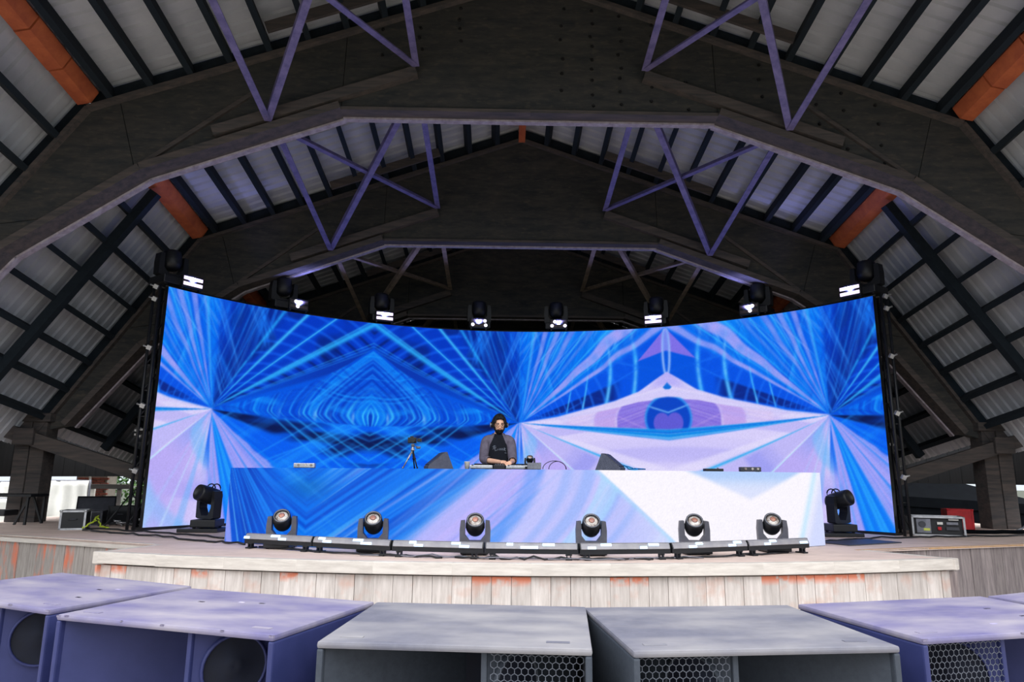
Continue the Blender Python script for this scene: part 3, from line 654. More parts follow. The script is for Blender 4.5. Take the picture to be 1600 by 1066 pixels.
# ------------------------------------------------------------------ LED wall and booth front
RS, YC, HA, WZ0, WZ1 = 7.0398, 7.5022, 1.01576, .044, 3.971
def arc(s, dr=0.0):                                            # point on the wall, s metres from its left edge
    t = s/RS-HA; return Vector(((RS+dr)*math.sin(t), YC+(RS+dr)*math.cos(t), 0))
RT, YT, HT = 7.6883, 16.0383, .55128
def arct(s, dr=0.0):                                           # point on the booth front
    t = s/RT-HT; return Vector(((RT+dr)*math.sin(t), YT-(RT+dr)*math.cos(t), 0))
def srgb2lin(a): return np.where(a <= .04045, a/12.92, ((a+.055)/1.055)**2.4)
def picture(name, f, L, z0, z1, nx, nz, img, mt, parent, base):
    S = np.linspace(0, L, nx); Z = np.linspace(z0, z1, nz); P = np.array([f(s) for s in S])
    V = np.zeros((nz, nx, 3)); V[:, :, 0] = P[:, 0]-base[0]; V[:, :, 1] = P[:, 1]-base[1]; V[:, :, 2] = Z[:, None]-base[2]
    i = np.arange((nz-1)*(nx-1)); r, c = i//(nx-1), i % (nx-1); a = r*nx+c
    F = np.stack([a, a+1, a+1+nx, a+nx], 1).astype(np.int32)
    me = bpy.data.meshes.new(name); me.vertices.add(nx*nz); me.vertices.foreach_set('co', V.reshape(-1).astype(np.float32))
    me.loops.add(F.size); me.loops.foreach_set('vertex_index', F.reshape(-1)); me.polygons.add(len(F))
    me.polygons.foreach_set('loop_start', np.arange(0, F.size, 4, dtype=np.int32)); me.update(calc_edges=True)
    h, w, _ = img.shape; x = np.linspace(0, w-1, nx); y = np.linspace(0, h-1, nz); x0 = np.minimum(x.astype(int), w-2); y0 = np.minimum(y.astype(int), h-2)
    u = (x-x0)[None, :, None]; v = (y-y0)[:, None, None]; g = lambda q, p: img[np.ix_(q, p)]
    c = (g(y0, x0)*(1-u)+g(y0, x0+1)*u)*(1-v)+(g(y0+1, x0)*(1-u)+g(y0+1, x0+1)*u)*v
    col = np.ones((nx*nz, 4), np.float32); col[:, :3] = srgb2lin(c).reshape(-1, 3)
    at = me.color_attributes.new('picture', 'FLOAT_COLOR', 'POINT'); at.data.foreach_set('color', col.reshape(-1))
    me.materials.append(mt); return link(name, me, parent)
def arcbox(m, f, s0, s1, d0, d1, z0, z1, n, base):
    q = [(s0+(s1-s0)*i/n) for i in range(n+1)]; b = Vector(base)
    A = [f(s, d0) for s in q]; B = [f(s, d1) for s in reversed(q)]
    poly = [(p.x, p.y) for p in A+B]; N = len(poly)
    vs = [Vector((x, y, z0))-b for x, y in poly]+[Vector((x, y, z1))-b for x, y in poly]; k = 2*n+1
    fs = []
    for i in range(n):
        a, c = i, i+1; e, g_ = k-i, k-i-1
        fs += [(a, c, g_, e), (N+a, N+e, N+g_, N+c), (a, N+a, N+c, c), (e, g_, N+g_, N+e)]
    fs += [(0, k, N+k, N), (n, N+n, N+n+1, n+1)]
    return m.add(vs, fs)
wall = thing('led_wall', 'huge curved LED screen showing blue and lavender kaleidoscope eyes', 'screen', (0, 14.4, 0))
wb = (0, 14.4, 0); L_W = 2*RS*HA
picture('display', arc, L_W, WZ0, WZ1, 1000, 270, paint_wall(), led_mat('led_wall_picture', LED), wall, wb)
m = MB(); arcbox(m, arc, 0, L_W, .004, .09, WZ0, WZ1, 72, wb); m.build('cabinet', M_black, wall)
m = MB(); arcbox(m, arc, 0, L_W, -.02, .3, 0, WZ0-.004, 72, wb); m.build('plinth', M_black, wall)
for s in (-.07, L_W+.07):                                       # end towers with their clamps
    tw = MB(); c = arc(s, .12)-Vector(wb)
    for dx, dy in ((-.05, -.1), (.05, -.1), (-.05, .18), (.05, .18)): tw.cyl(c+Vector((dx, dy, 0)), c+Vector((dx, dy, 3.98)), .024, n=8)
    for i in range(9):
        z = .1+i*.42
        tw.cyl(c+Vector((-.05, -.1, z)), c+Vector((.05, .18, z+.38)), .012, n=6); tw.cyl(c+Vector((-.05, -.1, z)), c+Vector((.05, -.1, z)), .012, n=6)
    tw.build('end_tower', M_black, wall)
    for z in (.92, 1.95, 2.9, 3.72, 3.93):
        mm = MB(); mm.box((c.x, c.y-.14, z), (.07, .05, .07), (.3, .4, .2)); mm.cyl((c.x, c.y-.14, z), (c.x+(.09 if s > 1 else -.09), c.y-.16, z+.03), .014, n=8); mm.build('clamp', M_silver, wall)
m = MB(); 
for dr, z in ((.1, 4.0), (.36, 4.0), (.23, 4.0)):
    m.tube([arc(L_W*i/40, dr)+Vector((0, -14.4, z)) for i in range(41)], .025, 6)
m.build('top_rail', M_black, wall)
m = MB()
for i in range(9):
    p = arc(L_W*(i+.5)/9, .3)-Vector(wb); m.cyl(p, p+Vector((0, 0, 4.0)), .03, n=8); p2 = arc(L_W*(i+.5)/9, 1.0)-Vector(wb); m.cyl(p2, p+Vector((0, 0, 2.6)), .025, n=8)
m.build('back_support', M_black, wall)

bb = (0, 9, 0); L_B = 2*RT*HT
booth = thing('dj_booth', 'long curved DJ booth with glowing LED front, blue left and white right', 'table', bb)
picture('led_front', arct, L_B, .006, .968, 640, 74, paint_booth(), led_mat('led_front_picture', LED*1.02), booth, bb)
m = MB(); arcbox(m, arct, 0, L_B, -.004, -.06, 0, .966, 48, bb); m.build('front_cabinet', M_black, booth)
m = MB(); arcbox(m, arct, .02, L_B-.02, -.06, -.98, .93, .968, 48, bb); m.build('table_top', M_blackm, booth)
for s in (.05, 2.1, 4.2, 6.3, L_B-.05):
    p = arct(s, -.93)-Vector(bb); m = MB(); m.cyl((p.x, p.y, 0), (p.x, p.y, .93), .025, n=10); m.box((p.x, p.y, .01), (.12, .12, .02)); m.build('leg', M_black, booth)
TT = .969                                                       # booth top height

# ------------------------------------------------------------------ moving-head lamps
def moving_head(name, label, cat, loc, rz, sc, tilt, yoke_m, group, pan=0.0, lens=True, handles=False, bl=.105, pv=.30):
    """base, U-shaped yoke, barrel with lens; tilt 0 = barrel straight up, 90 = level towards local -Y"""
    t = thing(name, label, cat, loc, rz, group); S = sc
    m = MB(); m.bbox((0, 0, .055*S), (.30*S, .30*S, .09*S), .012*S); 
    for i in (-1, 1):
        for j in (-1, 1): m.cyl((i*.11*S, j*.11*S, 0), (i*.11*S, j*.11*S, .014*S), .02*S, n=8)
    m.build('base', M_black, t)
    R = Matrix.Rotation(pan, 4, 'Z')
    m = MB(); out = [(-.165, .12), (-.168, .26), (-.158, .355), (-.112, .36), (-.108, .205), (-.06, .145), (.06, .145), (.108, .205), (.112, .36), (.158, .355), (.168, .26), (.165, .12), (.12, .105), (-.12, .105)]; out = [(p_, z_+(pv-.30 if z_ > .23 else (pv-.30)*.4 if z_ > .18 else 0)) for p_, z_ in out]
    m.prism(out, lambda a, b: R @ Vector((a*S, -.055*S, b*S)), lambda a, b: R @ Vector((a*S, .055*S, b*S))); m.build('yoke', yoke_m, t)
    H = Matrix.Translation((0, 0, pv*S)) @ R @ Matrix.Rotation(math.radians(tilt), 4, 'X')
    q = -.11 if bl < .12 else -.15
    m = MB(); m.lathe([(0, q*S), (.05*S, (q+.002)*S), (.086*S, (q+.03)*S), (.101*S, (q+.075)*S), (.103*S, .02*S), (.099*S, (bl-.03)*S), (.095*S, bl*S), (.082*S, (bl+.002)*S), (.080*S, (bl-.02)*S), (0, (bl-.025)*S)], 22, H)
    hd = m.build('head', M_black, t)
    if lens:
        o_ = bl-.15
        m = MB(); m.lathe([(0, (.162+o_)*S), (.022*S, (.159+o_)*S), (.042*S, (.151+o_)*S), (.060*S, (.139+o_)*S), (.080*S, (.126+o_)*S)], 18, H); m.build('lens', M_lens, hd)
        m = MB(); m.lathe([(.080*S, (bl-.01)*S), (.080*S, (bl+.006)*S), (.088*S, (bl+.008)*S), (.091*S, (bl-.004)*S)], 20, H, cap=False); m.build('bezel', M_mgrey, hd)
        m = MB(); m.lathe([(0, (.1645+o_)*S), (.025*S, (.1605+o_)*S), (.034*S, (.156+o_)*S)], 14, H); m.build('lens_reflection', M_lens_refl, hd)  # added disc that paints the orange reflection at the lens centre
    m = MB(); m.cyl(H @ Vector((-.105*S, 0, 0)), H @ Vector((.105*S, 0, 0)), .03*S, n=10); m.build('pivot', M_dgrey, t)
    if handles:
        for i in (-1, 1):
            m = MB(); m.tube([(H @ Vector((i*.05*S, .09*S+.06*S*math.sin(a), -.02*S+.06*S*math.cos(a)))) for a in np.linspace(0, PI, 8)], .008*S, 6); m.build('handle', M_black, t)
    return t
SP = [(-3.05, 8.73, 'small moving head lamp at the left end of the row, before the blue booth end', 12),
      (-1.87, 8.38, 'small moving head lamp second from the left, before blue chevrons of the booth', 6),
      (-.662, 8.20, 'small moving head lamp with an orange glint, just left of the stage centre', 2),
      (.685, 8.20, 'small moving head lamp before the lavender part, right of the DJ', -3),
      (1.94, 8.38, 'small moving head lamp before the white booth part, second from the right', -12),
      (3.0, 8.69, 'small moving head lamp at the right end of the row, before white booth', -16)]
for x, y, lab, a in SP:
    moving_head('moving_head_lamp', lab, 'stage light', (x, y, 0.002), math.radians(-a*.4), 1.06, 50, M_yoke, 'moving heads on the floor before the booth', pan=math.radians(a))
moving_head('moving_head_spot', 'large dark moving head at the left foot of the LED screen, aimed up left', 'stage light', (-4.93, 11.1, 0.06), 0, 1.28, 74, M_black, 'large moving heads at the screen ends', pan=math.radians(-32), lens=False, handles=True, bl=.17, pv=.38)
moving_head('moving_head_spot', 'large dark moving head at the right end of the booth, aimed up right', 'stage light', (5.03, 11.1, 0.06), 0, 1.28, 74, M_black, 'large moving heads at the screen ends', pan=math.radians(32), lens=False, handles=True, bl=.17, pv=.38)
for sg, w in ((-1, 'left'), (1, 'right')):
    t = thing('floor_plate', f'black low plate under the large {w} moving head', 'plate', (sg*4.98, 11.1, 0)); m = MB(); m.bbox((0, 0, .03), (.62, .5, .055), .01); m.build('plate', M_black, t)
M_strobe = glow('strobe_white', (236, 216, 255), 1.35); M_dot = glow('strobe_dot', (240, 232, 255), 2.5)
M_off = mat('strobe_reflector', (88, 76, 76), .5, col2=(64, 56, 60), scale=20)
ST = [(.38, 'f', 'leftmost strobe on the screen top, both strips lit white', .14), (2.45, 'b', 'dim strobe second from the left on the screen top, two bright dots', 2.24),
      (4.24, 'f', 'strobe with both strips lit above the left blue eye', 4.23), (6.28, 'c', 'dim strobe just left of the screen top centre, three bright dots', 6.31),
      (8.03, 'd', 'dim strobe just right of the screen top centre, three bright dots', 7.97), (10.07, 'f', 'lit strobe on the screen top above the lavender eye', 10.09),
      (12.03, 'e', 'dim strobe second from the right on the screen top, two bright dots', 12.13), (13.95, 'f', 'rightmost strobe on the screen top, both strips lit white', 14.12)]
HW = ['above the leftmost lit strobe', 'above the dim strobe second from left', 'above the lit strobe over the left eye', 'left of the centre of the screen top', 'right of the centre of the screen top',
      'above the lit strobe over the lavender eye', 'above the dim strobe second from right', 'above the rightmost lit strobe']
for i, (s, kd, lab, sh) in enumerate(ST):
    p = arc(s, -.03); a = -(s/RS-HA)
    t = thing('strobe_light', lab, 'stage light', (p.x, p.y, 4.02), a, 'strobes along the screen top')
    m = MB(); m.bbox((0, 0, .11), (.38, .10, .22), .012); m.build('housing', M_black, t)
    for x in (-.16, .16):
        m = MB(); m.box((x, .02, -.012), (.03, .08, .03)); m.build('foot', M_black, t)
    for z in (.160, .062):
        m = MB(); m.bbox((0, -.052, z), (.345, .02, .060), .008); m.build('light_strip', M_strobe if kd == 'f' else M_off, t)
    for dx, z in {'b': ((-.07, .155), (-.03, .065)), 'c': ((.13, .155), (-.13, .07), (.15, .06)), 'd': ((-.08, .155), (-.14, .065), (.14, .065)), 'e': ((.08, .155), (.03, .065)), 'f': ()}[kd]:
        m = MB(); m.lathe([(0, -.02), (.028, -.014), (.036, 0), (.028, .014), (0, .02)], 12, Matrix.Translation((dx, -.066, z)) @ Matrix.Rotation(PI/2, 4, 'X')); m.build('lit_lamp', M_dot, t)
    ld = bpy.data.lights.new('strobe_beam', 'SPOT'); ld.spot_size = math.radians(150); ld.spot_blend = .6; ld.shadow_soft_size = .02; ld.energy = (30 if i in (0, 7) else 60); ld.color = (.30, .34, 1.0)
    lo = bpy.data.objects.new('strobe_beam', ld); COL.objects.link(lo); lo.parent = t; lo.location = (0, -.085, .12); lo.rotation_euler = (math.radians(125), 0, 0); lo['kind'] = 'helper'
    p = arc(sh, .22)
    moving_head('moving_head_lamp', f'black moving head on the screen top, {HW[i]}', 'stage light', (p.x, p.y, 4.025), a, 1.55, -8, M_black, 'moving heads along the screen top', lens=False)

# ------------------------------------------------------------------ LED battens on the apron
M_diff = mat('frosted_diffuser', (158, 156, 160), .3, col2=(140, 139, 146), scale=8)
M_cell = glow('lit_blue_white_cell', (160, 212, 255), 1.7)
BP = [(-3.47, 8.74), (-2.54, 8.34), (-1.57, 7.95), (-.54, 7.76), (.48, 7.71), (1.51, 7.85), (2.49, 8.22), (3.38, 8.60)]
BL = ['leftmost LED batten, under the first moving head', 'second LED batten from the left', 'third LED batten, under the chevron part of the booth', 'middle LED batten, lit cells at its centre and right',
      'third LED batten from the right, under the lavender booth part', 'second LED batten from the right, under the white booth part', 'rightmost LED batten, its end free on the apron']
CELLS = [((-.50, -.42, 1), (-.10, .03, 0), (.02, .13, 1)), ((-.44, -.35, 0), (-.37, -.26, 1), (.03, .16, 0), (.14, .28, 1)), ((-.32, -.24, 0), (-.26, -.16, 1), (.16, .26, 0), (.25, .36, 1)),
         ((-.27, -.20, 0), (-.12, .07, 1), (.12, .25, 0)), ((-.43, -.34, 1), (-.28, -.16, 0), (.16, .24, 1), (.26, .38, 0)), ((-.30, -.20, 1), (-.20, -.11, 0), (.24, .34, 1), (.32, .43, 0)), ((-.24, -.15, 1), (-.15, -.05, 0), (.32, .44, 1))]
for i in range(7):
    a = Vector((*BP[i], 0)); b = Vector((*BP[i+1], 0)); d = (b-a); L = d.length-.012; rz = math.atan2(d.y, d.x); c = (a+b)/2
    t = thing('led_batten', BL[i]+', lying on the apron', 'stage light', (c.x, c.y, .003), rz, 'LED battens along the apron')
    m = MB(); pr = [(-.045, .06), (.045, .06), (.05, .10), (.045, .168), (-.02, .173), (-.046, .118)]
    m.prism(pr, lambda y, z: Vector((-L/2, y, z)), lambda y, z: Vector((L/2, y, z))); m.build('housing', M_black, t)
    m = MB(); pr = [(-.046, .108), (-.056, .113), (-.050, .142), (-.030, .166), (-.010, .176), (-.013, .168), (-.04, .122)]
    m.prism(pr, lambda y, z: Vector((-L/2+.012, y, z)), lambda y, z: Vector((L/2-.012, y, z))); m.build('diffuser', M_diff, t)
    for x0, x1, row in CELLS[i]:
        z = (.157, .128)[row]; y = (-.042, -.056)[row]; m = MB(); m.box(((x0+x1)/2, y, z), (abs(x1-x0), .012, .027), (-.6 if row == 0 else -.25, 0, 0)); m.build('lit_cell', M_cell, t)
    for x in (-L*.42, L*.4):
        m = MB(); m.box((x, -.01, .008), (.07, .13, .016)); m.box((x-.02, -.02, .04), (.012, .05, .07)); m.box((x+.02, -.02, .04), (.012, .05, .07)); m.cyl((x-.035, -.03, .055), (x+.035, -.03, .055), .012, n=8); m.build('foot_bracket', M_black, t)
def cable(name, label, pts, r, mt, cat='cable', wob=.0, seed=0, n=8):
    rr = random.Random(seed); q = []
    P = [Vector(p) for p in pts]
    for i in range(len(P)-1):
        for k in range(n):
            f = k/n; p = P[i].lerp(P[i+1], f); q.append(p+Vector((rr.uniform(-wob, wob), rr.uniform(-wob, wob), abs(rr.gauss(0, wob*.25)))))
    q.append(P[-1]); m = MB(); m.tube(q, r, 6); o = m.build(name, mt); return tag(o, label, cat)
cable('power_cable', 'tangled black cable under the left LED battens', [(-3.3, 8.75, .012), (-2.5, 8.27, .012), (-1.5, 7.87, .012), (-1.0, 7.76, .012)], .011, M_black, wob=.035, seed=1)
cable('power_cable', 'tangled black cable under the middle LED battens', [(-.9, 7.74, .012), (0, 7.65, .012), (.9, 7.68, .012), (1.3, 7.75, .012)], .011, M_black, wob=.04, seed=2, n=10)
cable('power_cable', 'tangled black cable under the right LED battens', [(1.4, 7.78, .012), (2.2, 8.03, .012), (3.1, 8.5, .012)], .011, M_black, wob=.04, seed=3)
cable('data_cable', 'thin grey cable looped along the batten feet', [(-1.9, 7.97, .01), (-.4, 7.68, .01), (.8, 7.64, .01), (1.9, 7.9, .01)], .007, M_mgrey, wob=.05, seed=4, n=10)
cable('stage_cable', 'black cable running along the deck edge left of the booth', [(-6.8, 11.0, .012), (-5.7, 10.4, .012), (-4.4, 9.5, .012), (-3.6, 9.05, .012)], .014, M_black, wob=.03, seed=5)
cable('stage_cable', 'second black cable on the deck by the left screen foot', [(-7.0, 11.4, .012), (-5.6, 10.75, .012), (-4.2, 9.9, .012)], .014, M_black, wob=.04, seed=6)
cable('stage_cable', 'black cable on the deck by the right screen foot', [(4.1, 9.9, .012), (5.3, 10.6, .012), (6.6, 10.9, .012), (8.8, 11.4, .012)], .014, M_black, wob=.04, seed=7)
t = thing('rubber_mat', 'dark rubber mat on the deck right of the booth', 'mat', (4.72, 9.95, 0)); m = MB(); m.bbox((0, 0, .008), (1.1, .55, .014), .004, (0, 0, .45)); m.build('mat', M_dgrey, t)

# ------------------------------------------------------------------ gear on the booth
def wedge(name, label, loc, rz, mt, group=None, w=.42, d=.36, h=.26):
    t = thing(name, label, 'monitor speaker', loc, rz, group)
    pr = [(-d/2, 0), (d/2, 0), (d*.24, h), (d*.16, h), (-d/2, .035)]
    m = MB(); m.prism(pr, lambda y, z: Vector((-w/2, y, z)), lambda y, z: Vector((w/2, y, z))); m.build('cabinet', mt, t)
    a_ = Vector((0, -d/2, .035)); b_ = Vector((0, d*.16, h)); n = Vector((0, -(b_.z-a_.z), b_.y-a_.y)).normalized(); c0 = a_.lerp(b_, .08)+n*.004; c1 = a_.lerp(b_, .92)+n*.004
    m = MB(); m.bar(c0, c1, w*.92, .01, n); m.build('grille', M_dgrey, t)
    q0 = Vector((0, d/2, 0)).lerp(Vector((0, d*.24, h)), .4); m = MB(); m.box((0, q0.y+.004, q0.z), (w*.4, .012, .04)); m.build('handle', M_dgrey, t); return t
M_wedge = mat('grey_speaker_paint', (84, 88, 106), .7, col2=(72, 76, 94), scale=20)
wedge('wedge_monitor', 'grey wedge monitor on the booth left of the DJ', (-1.17, 8.95, TT), math.radians(-72), M_wedge, 'wedge monitors on the booth', w=.26, d=.33, h=.215)
wedge('wedge_monitor', 'grey wedge monitor on the booth right of the DJ, beside a cyan cable coil', (1.04, 8.92, TT), math.radians(66), M_wedge, 'wedge monitors on the booth', w=.26, d=.33, h=.215)
cable('cable_coil', 'cyan cable coil behind the right wedge monitor', [(1.23+.05*math.cos(a)+.012*a, 8.98+.04*math.sin(a), TT+.02+.07*max(0, math.sin(a*.5))*math.exp(-a*.12)) for a in np.linspace(0, 22, 60)], .007, M_blue, n=1)
cable('looped_cable', 'thin black cable looping up from the booth right of the DJ', [(.16+.15*(1-math.cos(a)), 8.78, TT+.008+.105*math.sin(a)) for a in np.linspace(0, PI, 14)], .005, M_black, n=1)
cable('looped_cable', 'second thin cable loop on the booth, leaning right', [(.24+.11*(1-math.cos(a)), 8.82, TT+.008+.10*math.sin(a)) for a in np.linspace(0, PI, 14)], .005, M_black, n=1)
def low_light(label, loc, rz, mt):
    t = thing('low_fixture', label, 'stage light', loc, rz); m = MB(); m.bbox((0, 0, .035), (.27, .12, .06), .008); m.build('housing', mt, t)
    for x in (-.07, .02, .09):
        m = MB(); m.cyl((x, -.06, .04), (x, -.068, .04), .018, .016, 10); m.build('lens', M_lens, t)
    for x in (-.1, .1):
        m = MB(); m.box((x, 0, .004), (.03, .1, .008)); m.build('foot', M_black, t)
low_light('small silver fixture lying on the left part of the booth', (-2.98, 9.3, TT), 0.1, M_silver)
low_light('small dark fixture lying on the right end of the booth', (2.99, 9.3, TT), -.1, M_dgrey)
t = thing('flat_switch_box', 'flat black box on the booth between right wedge and right fixture', 'box', (2.43, 9.1, TT)); m = MB(); m.bbox((0, 0, .02), (.24, .12, .035), .006); m.build('case', M_black, t); m = MB(); m.cyl((.06, 0, .037), (.06, 0, .05), .012, n=8); m.build('knob', M_mgrey, t)
# camera on a tripod
t = thing('camera_tripod', 'small silver-legged tripod on the booth carrying a black camera', 'tripod', (-1.535, 9.15, TT))
top = Vector((0, 0, .245))
for q in ((-.115, -.05, .006), (.075, -.06, .006), (.02, .10, .006)):
    m = MB(); m.cyl(q, top, .008, .011, 8); m.cyl(Vector(q), Vector(q)+Vector((0, 0, .02)), .011, n=8); m.cyl(Vector(q).lerp(top, .5), Vector(q).lerp(top, .56), .015, n=8); m.build('leg', M_silver if q[0] < 0 else M_black, t)
m = MB(); m.cyl((0, 0, .2), (0, 0, .33), .014, n=10); m.cyl((0, 0, .235), (0, 0, .27), .026, .022, 10); m.build('centre_column', M_silver, t)
m = MB(); m.cyl((0, 0, .29), (0, 0, .325), .022, n=10); m.cyl((0, 0, .30), (.09, -.02, .285), .006, n=6); m.cyl((.05, -.01, .28), (.10, -.02, .278), .016, n=8); m.build('pan_head', M_mgrey, t)
t = thing('camera', 'black camera mounted on the small booth tripod', 'camera', (-1.535, 9.15, TT+.331))
m = MB(); m.bbox((-.01, 0, .042), (.115, .05, .075), .008); m.bbox((-.015, 0, .086), (.045, .04, .02), .006); m.build('body', M_black, t)
m = MB(); m.cyl((.01, -.025, .04), (.01, -.075, .04), .026, .028, 14); m.build('lens', M_black, t); m = MB(); m.bbox((.085, -.01, .045), (.06, .05, .045), .006); m.build('screen_flap', M_black, t)
# cup, decks, mixer, lamp, box
t = thing('paper_cup', 'small white cup standing on the booth left of the DJ', 'cup', (-.80, 8.86, TT)); m = MB(); m.lathe([(0, .002), (.026, 0), (.034, .085), (.036, .088), (.032, .086), (.024, .006), (0, .006)], 16); m.build('cup', M_white, t)
m = MB(); m.lathe([(.037, .086), (.037, .093), (.03, .097), (0, .097)], 16); m.build('lid', M_white, t)
def deck(label, x):
    t = thing('media_player', label, 'DJ player', (x, 9.0, TT), 0, 'players on the booth'); m = MB(); m.bbox((0, 0, .031), (.29, .36, .045), .01); m.build('body', M_silver, t)
    for i in (-.11, .11):
        for j in (-.14, .14):
            mm = MB(); mm.cyl((i, j, 0), (i, j, .009), .02, n=8); mm.build('foot', M_black, t)
    m = MB(); m.cyl((0, -.05, .053), (0, -.05, .064), .095, .09, 24); m.build('jog_wheel', M_dgrey, t); m = MB(); m.bbox((0, .12, .06), (.2, .09, .012), .003, (.3, 0, 0)); m.build('display', M_black, t)
    for i in (-1, 1):
        m = MB(); m.cyl((-.11, -.14+.04*i, .053), (-.11, -.14+.04*i, .06), .014, n=10); m.build('button', M_mgrey, t)
    return t
deck('silver player on the booth under the crossing arm of the DJ', -.62); deck('silver player on the booth under the hands of the DJ', -.16)
t = thing('mixer', 'black mixer between the two silver players', 'mixer', (-.39, 9.0, TT)); m = MB(); m.bbox((0, 0, .032), (.15, .34, .055), .01); m.build('body', M_black, t)
for i in range(8):
    m = MB(); m.cyl((-.045+.03*(i % 4), .1-.06*(i//4), .058), (-.045+.03*(i % 4), .1-.06*(i//4), .072), .009, n=8); m.build('knob', M_mgrey, t)
moving_head('table_lamp_head', 'small dark moving head on the booth right of the DJ, behind a grey box', 'stage light', (0.0, 8.86, TT), 0, .42, 35, M_black, None)
t = thing('grey_box', 'flat grey box on the booth in front of the small moving head', 'box', (.045, 8.66, TT)); m = MB(); m.bbox((0, 0, .04), (.17, .1, .075), .008); m.build('case', M_mgrey, t); m = MB(); m.bbox((0, 0, .081), (.172, .102, .008), .002); m.build('lid', M_mgrey, t)
# ------------------------------------------------------------------ DJ
def evaluated(o):
    dg = bpy.context.evaluated_depsgraph_get(); dg.update(); me = bpy.data.meshes.new_from_object(o.evaluated_get(dg)); return me
def skinned(chains, sub=1):
    """chains: lists of (x, y, z, radius); equal joints are shared; returns a smooth limb mesh"""
    idx = {}; vs = []; rs = []; es = []
    for ch in chains:
        prev = None
        for x, y, z, r in ch:
            k = (round(x, 4), round(y, 4), round(z, 4))
            if k not in idx: idx[k] = len(vs); vs.append(k); rs.append(r)
            if prev is not None and prev != idx[k]: es.append((prev, idx[k]))
            prev = idx[k]
    me = bpy.data.meshes.new('skin_base'); me.from_pydata(vs, es, []); o = bpy.data.objects.new('skin_base', me); COL.objects.link(o)
    s = o.modifiers.new('s', 'SKIN'); s.use_smooth_shade = True
    for i, d in enumerate(me.skin_vertices[0].data): 
        rr = rs[i] if isinstance(rs[i], tuple) else (rs[i], rs[i]); d.radius = rr; d.use_root = (i == 0)
    q = o.modifiers.new('u', 'SUBSURF'); q.levels = sub; q.render_levels = sub
    out = evaluated(o); bpy.data.objects.remove(o); return out
def append_mesh(mb, me, M=None):
    M = M or Matrix.Identity(4); mb.add([M @ v.co for v in me.vertices], [tuple(p.vertices) for p in me.polygons], True)
def remeshed(mb, voxel, smooth=2):
    me = mb.mesh('tmp', None); o = bpy.data.objects.new('tmp', me); COL.objects.link(o)
    r = o.modifiers.new('r', 'REMESH'); r.mode = 'VOXEL'; r.voxel_size = voxel; r.use_smooth_shade = True
    s = o.modifiers.new('s', 'SMOOTH'); s.iterations = smooth; s.factor = .5
    out = evaluated(o); bpy.data.objects.remove(o); return out
dj = thing('person', 'man in black shirt with grey sleeves, beard, glasses and headphones, leaning over the booth', 'person', (-.405, 9.46, 0))
SHL, ELR, WRR = (-.170, 0, 1.37), (-.205, -.03, 1.10), (.045, -.33, 1.068)
SHR, ELL, WRL = (.165, 0, 1.37), (.200, -.05, 1.09), (.165, -.32, 1.066)
torso = [(0, .05, .96, (.15, .11)), (0, .04, 1.1, (.145, .105)), (0, .01, 1.25, (.155, .11)), (0, 0, 1.36, (.12, .09)), (0, -.02, 1.44, (.058, .058)), (0, -.045, 1.52, (.055, .055))]
def lerp3(a, b, f): return tuple(a[i]+(b[i]-a[i])*f for i in range(3))
def arm(sh, el, wr, g=0.0): return [(0, 0, 1.36, (.12, .09)), (*sh, .058+g), (*lerp3(sh, el, .5), .050+g), (*el, .042+g), (*lerp3(el, wr, .45), .037+g), (*wr, .025+g)]
legs = [[(0, .05, .96, (.15, .11)), (s*.10, .05, .88, .088), (s*.11, .02, .50, .058), (s*.115, .06, .10, .040)] for s in (-1, 1)]
B = MB(); append_mesh(B, skinned([torso, arm(SHL, ELR, WRR), arm(SHR, ELL, WRL)]+legs, 2))
for s in (-1, 1): append_mesh(B, skinned([[(s*.115, .07, .09, .042), (s*.12, .0, .05, .042), (s*.13, -.12, .03, .03)]], 1))
# head, nodding down towards the decks
HM = Matrix.Translation((.008, -.075, 1.575)) @ Matrix.Rotation(math.radians(8), 4, 'Z') @ Matrix.Rotation(math.radians(16), 4, 'X')
def head_pt(u, v, k=1.0):
    """u around (0 = face, -Y), v from chin 0 to crown 1"""
    a = v*PI; z = -math.cos(a)*.122; r = math.sin(a)**.85; fx, fy = .077, (.098 if math.cos(u) > 0 else .092)
    j = max(0, -z/.122); x = math.sin(u)*r*fx*(1-.22*j**1.3); y = -math.cos(u)*r*fy*(1-.06*j)-(.014*j if math.cos(u) > 0 else -.0)
    if abs(u) < .75 and .50 < v < .62: y += .006*math.cos(u*2)
    return Vector((x*k, y*k, z*k))
nu, nv = 28, 20; hv = [head_pt(2*PI*i/nu, (j+.15)/(nv+.3)) for j in range(nv+1) for i in range(nu)]
hf = [(j*nu+i, j*nu+(i+1) % nu, (j+1)*nu+(i+1) % nu, (j+1)*nu+i) for j in range(nv) for i in range(nu)]+[tuple(reversed(range(nu))), tuple(nv*nu+i for i in range(nu))]
B.add([HM @ v for v in hv], hf, True)
B.tube([HM @ Vector((0, -.090, .028)), HM @ Vector((0, -.104, .004)), HM @ Vector((0, -.116, -.018)), HM @ Vector((0, -.100, -.026))], [.009, .011, .0145, .010], 8)
for s in (-1, 1): B.lathe([(0, -.012), (.016, -.010), (.026, 0), (.018, .010), (0, .012)], 10, HM @ Matrix.Translation((s*.079, .008, -.004)) @ Matrix.Rotation(PI/2, 4, 'Y') @ Matrix.Diagonal((1.25, .8, 1, 1)))
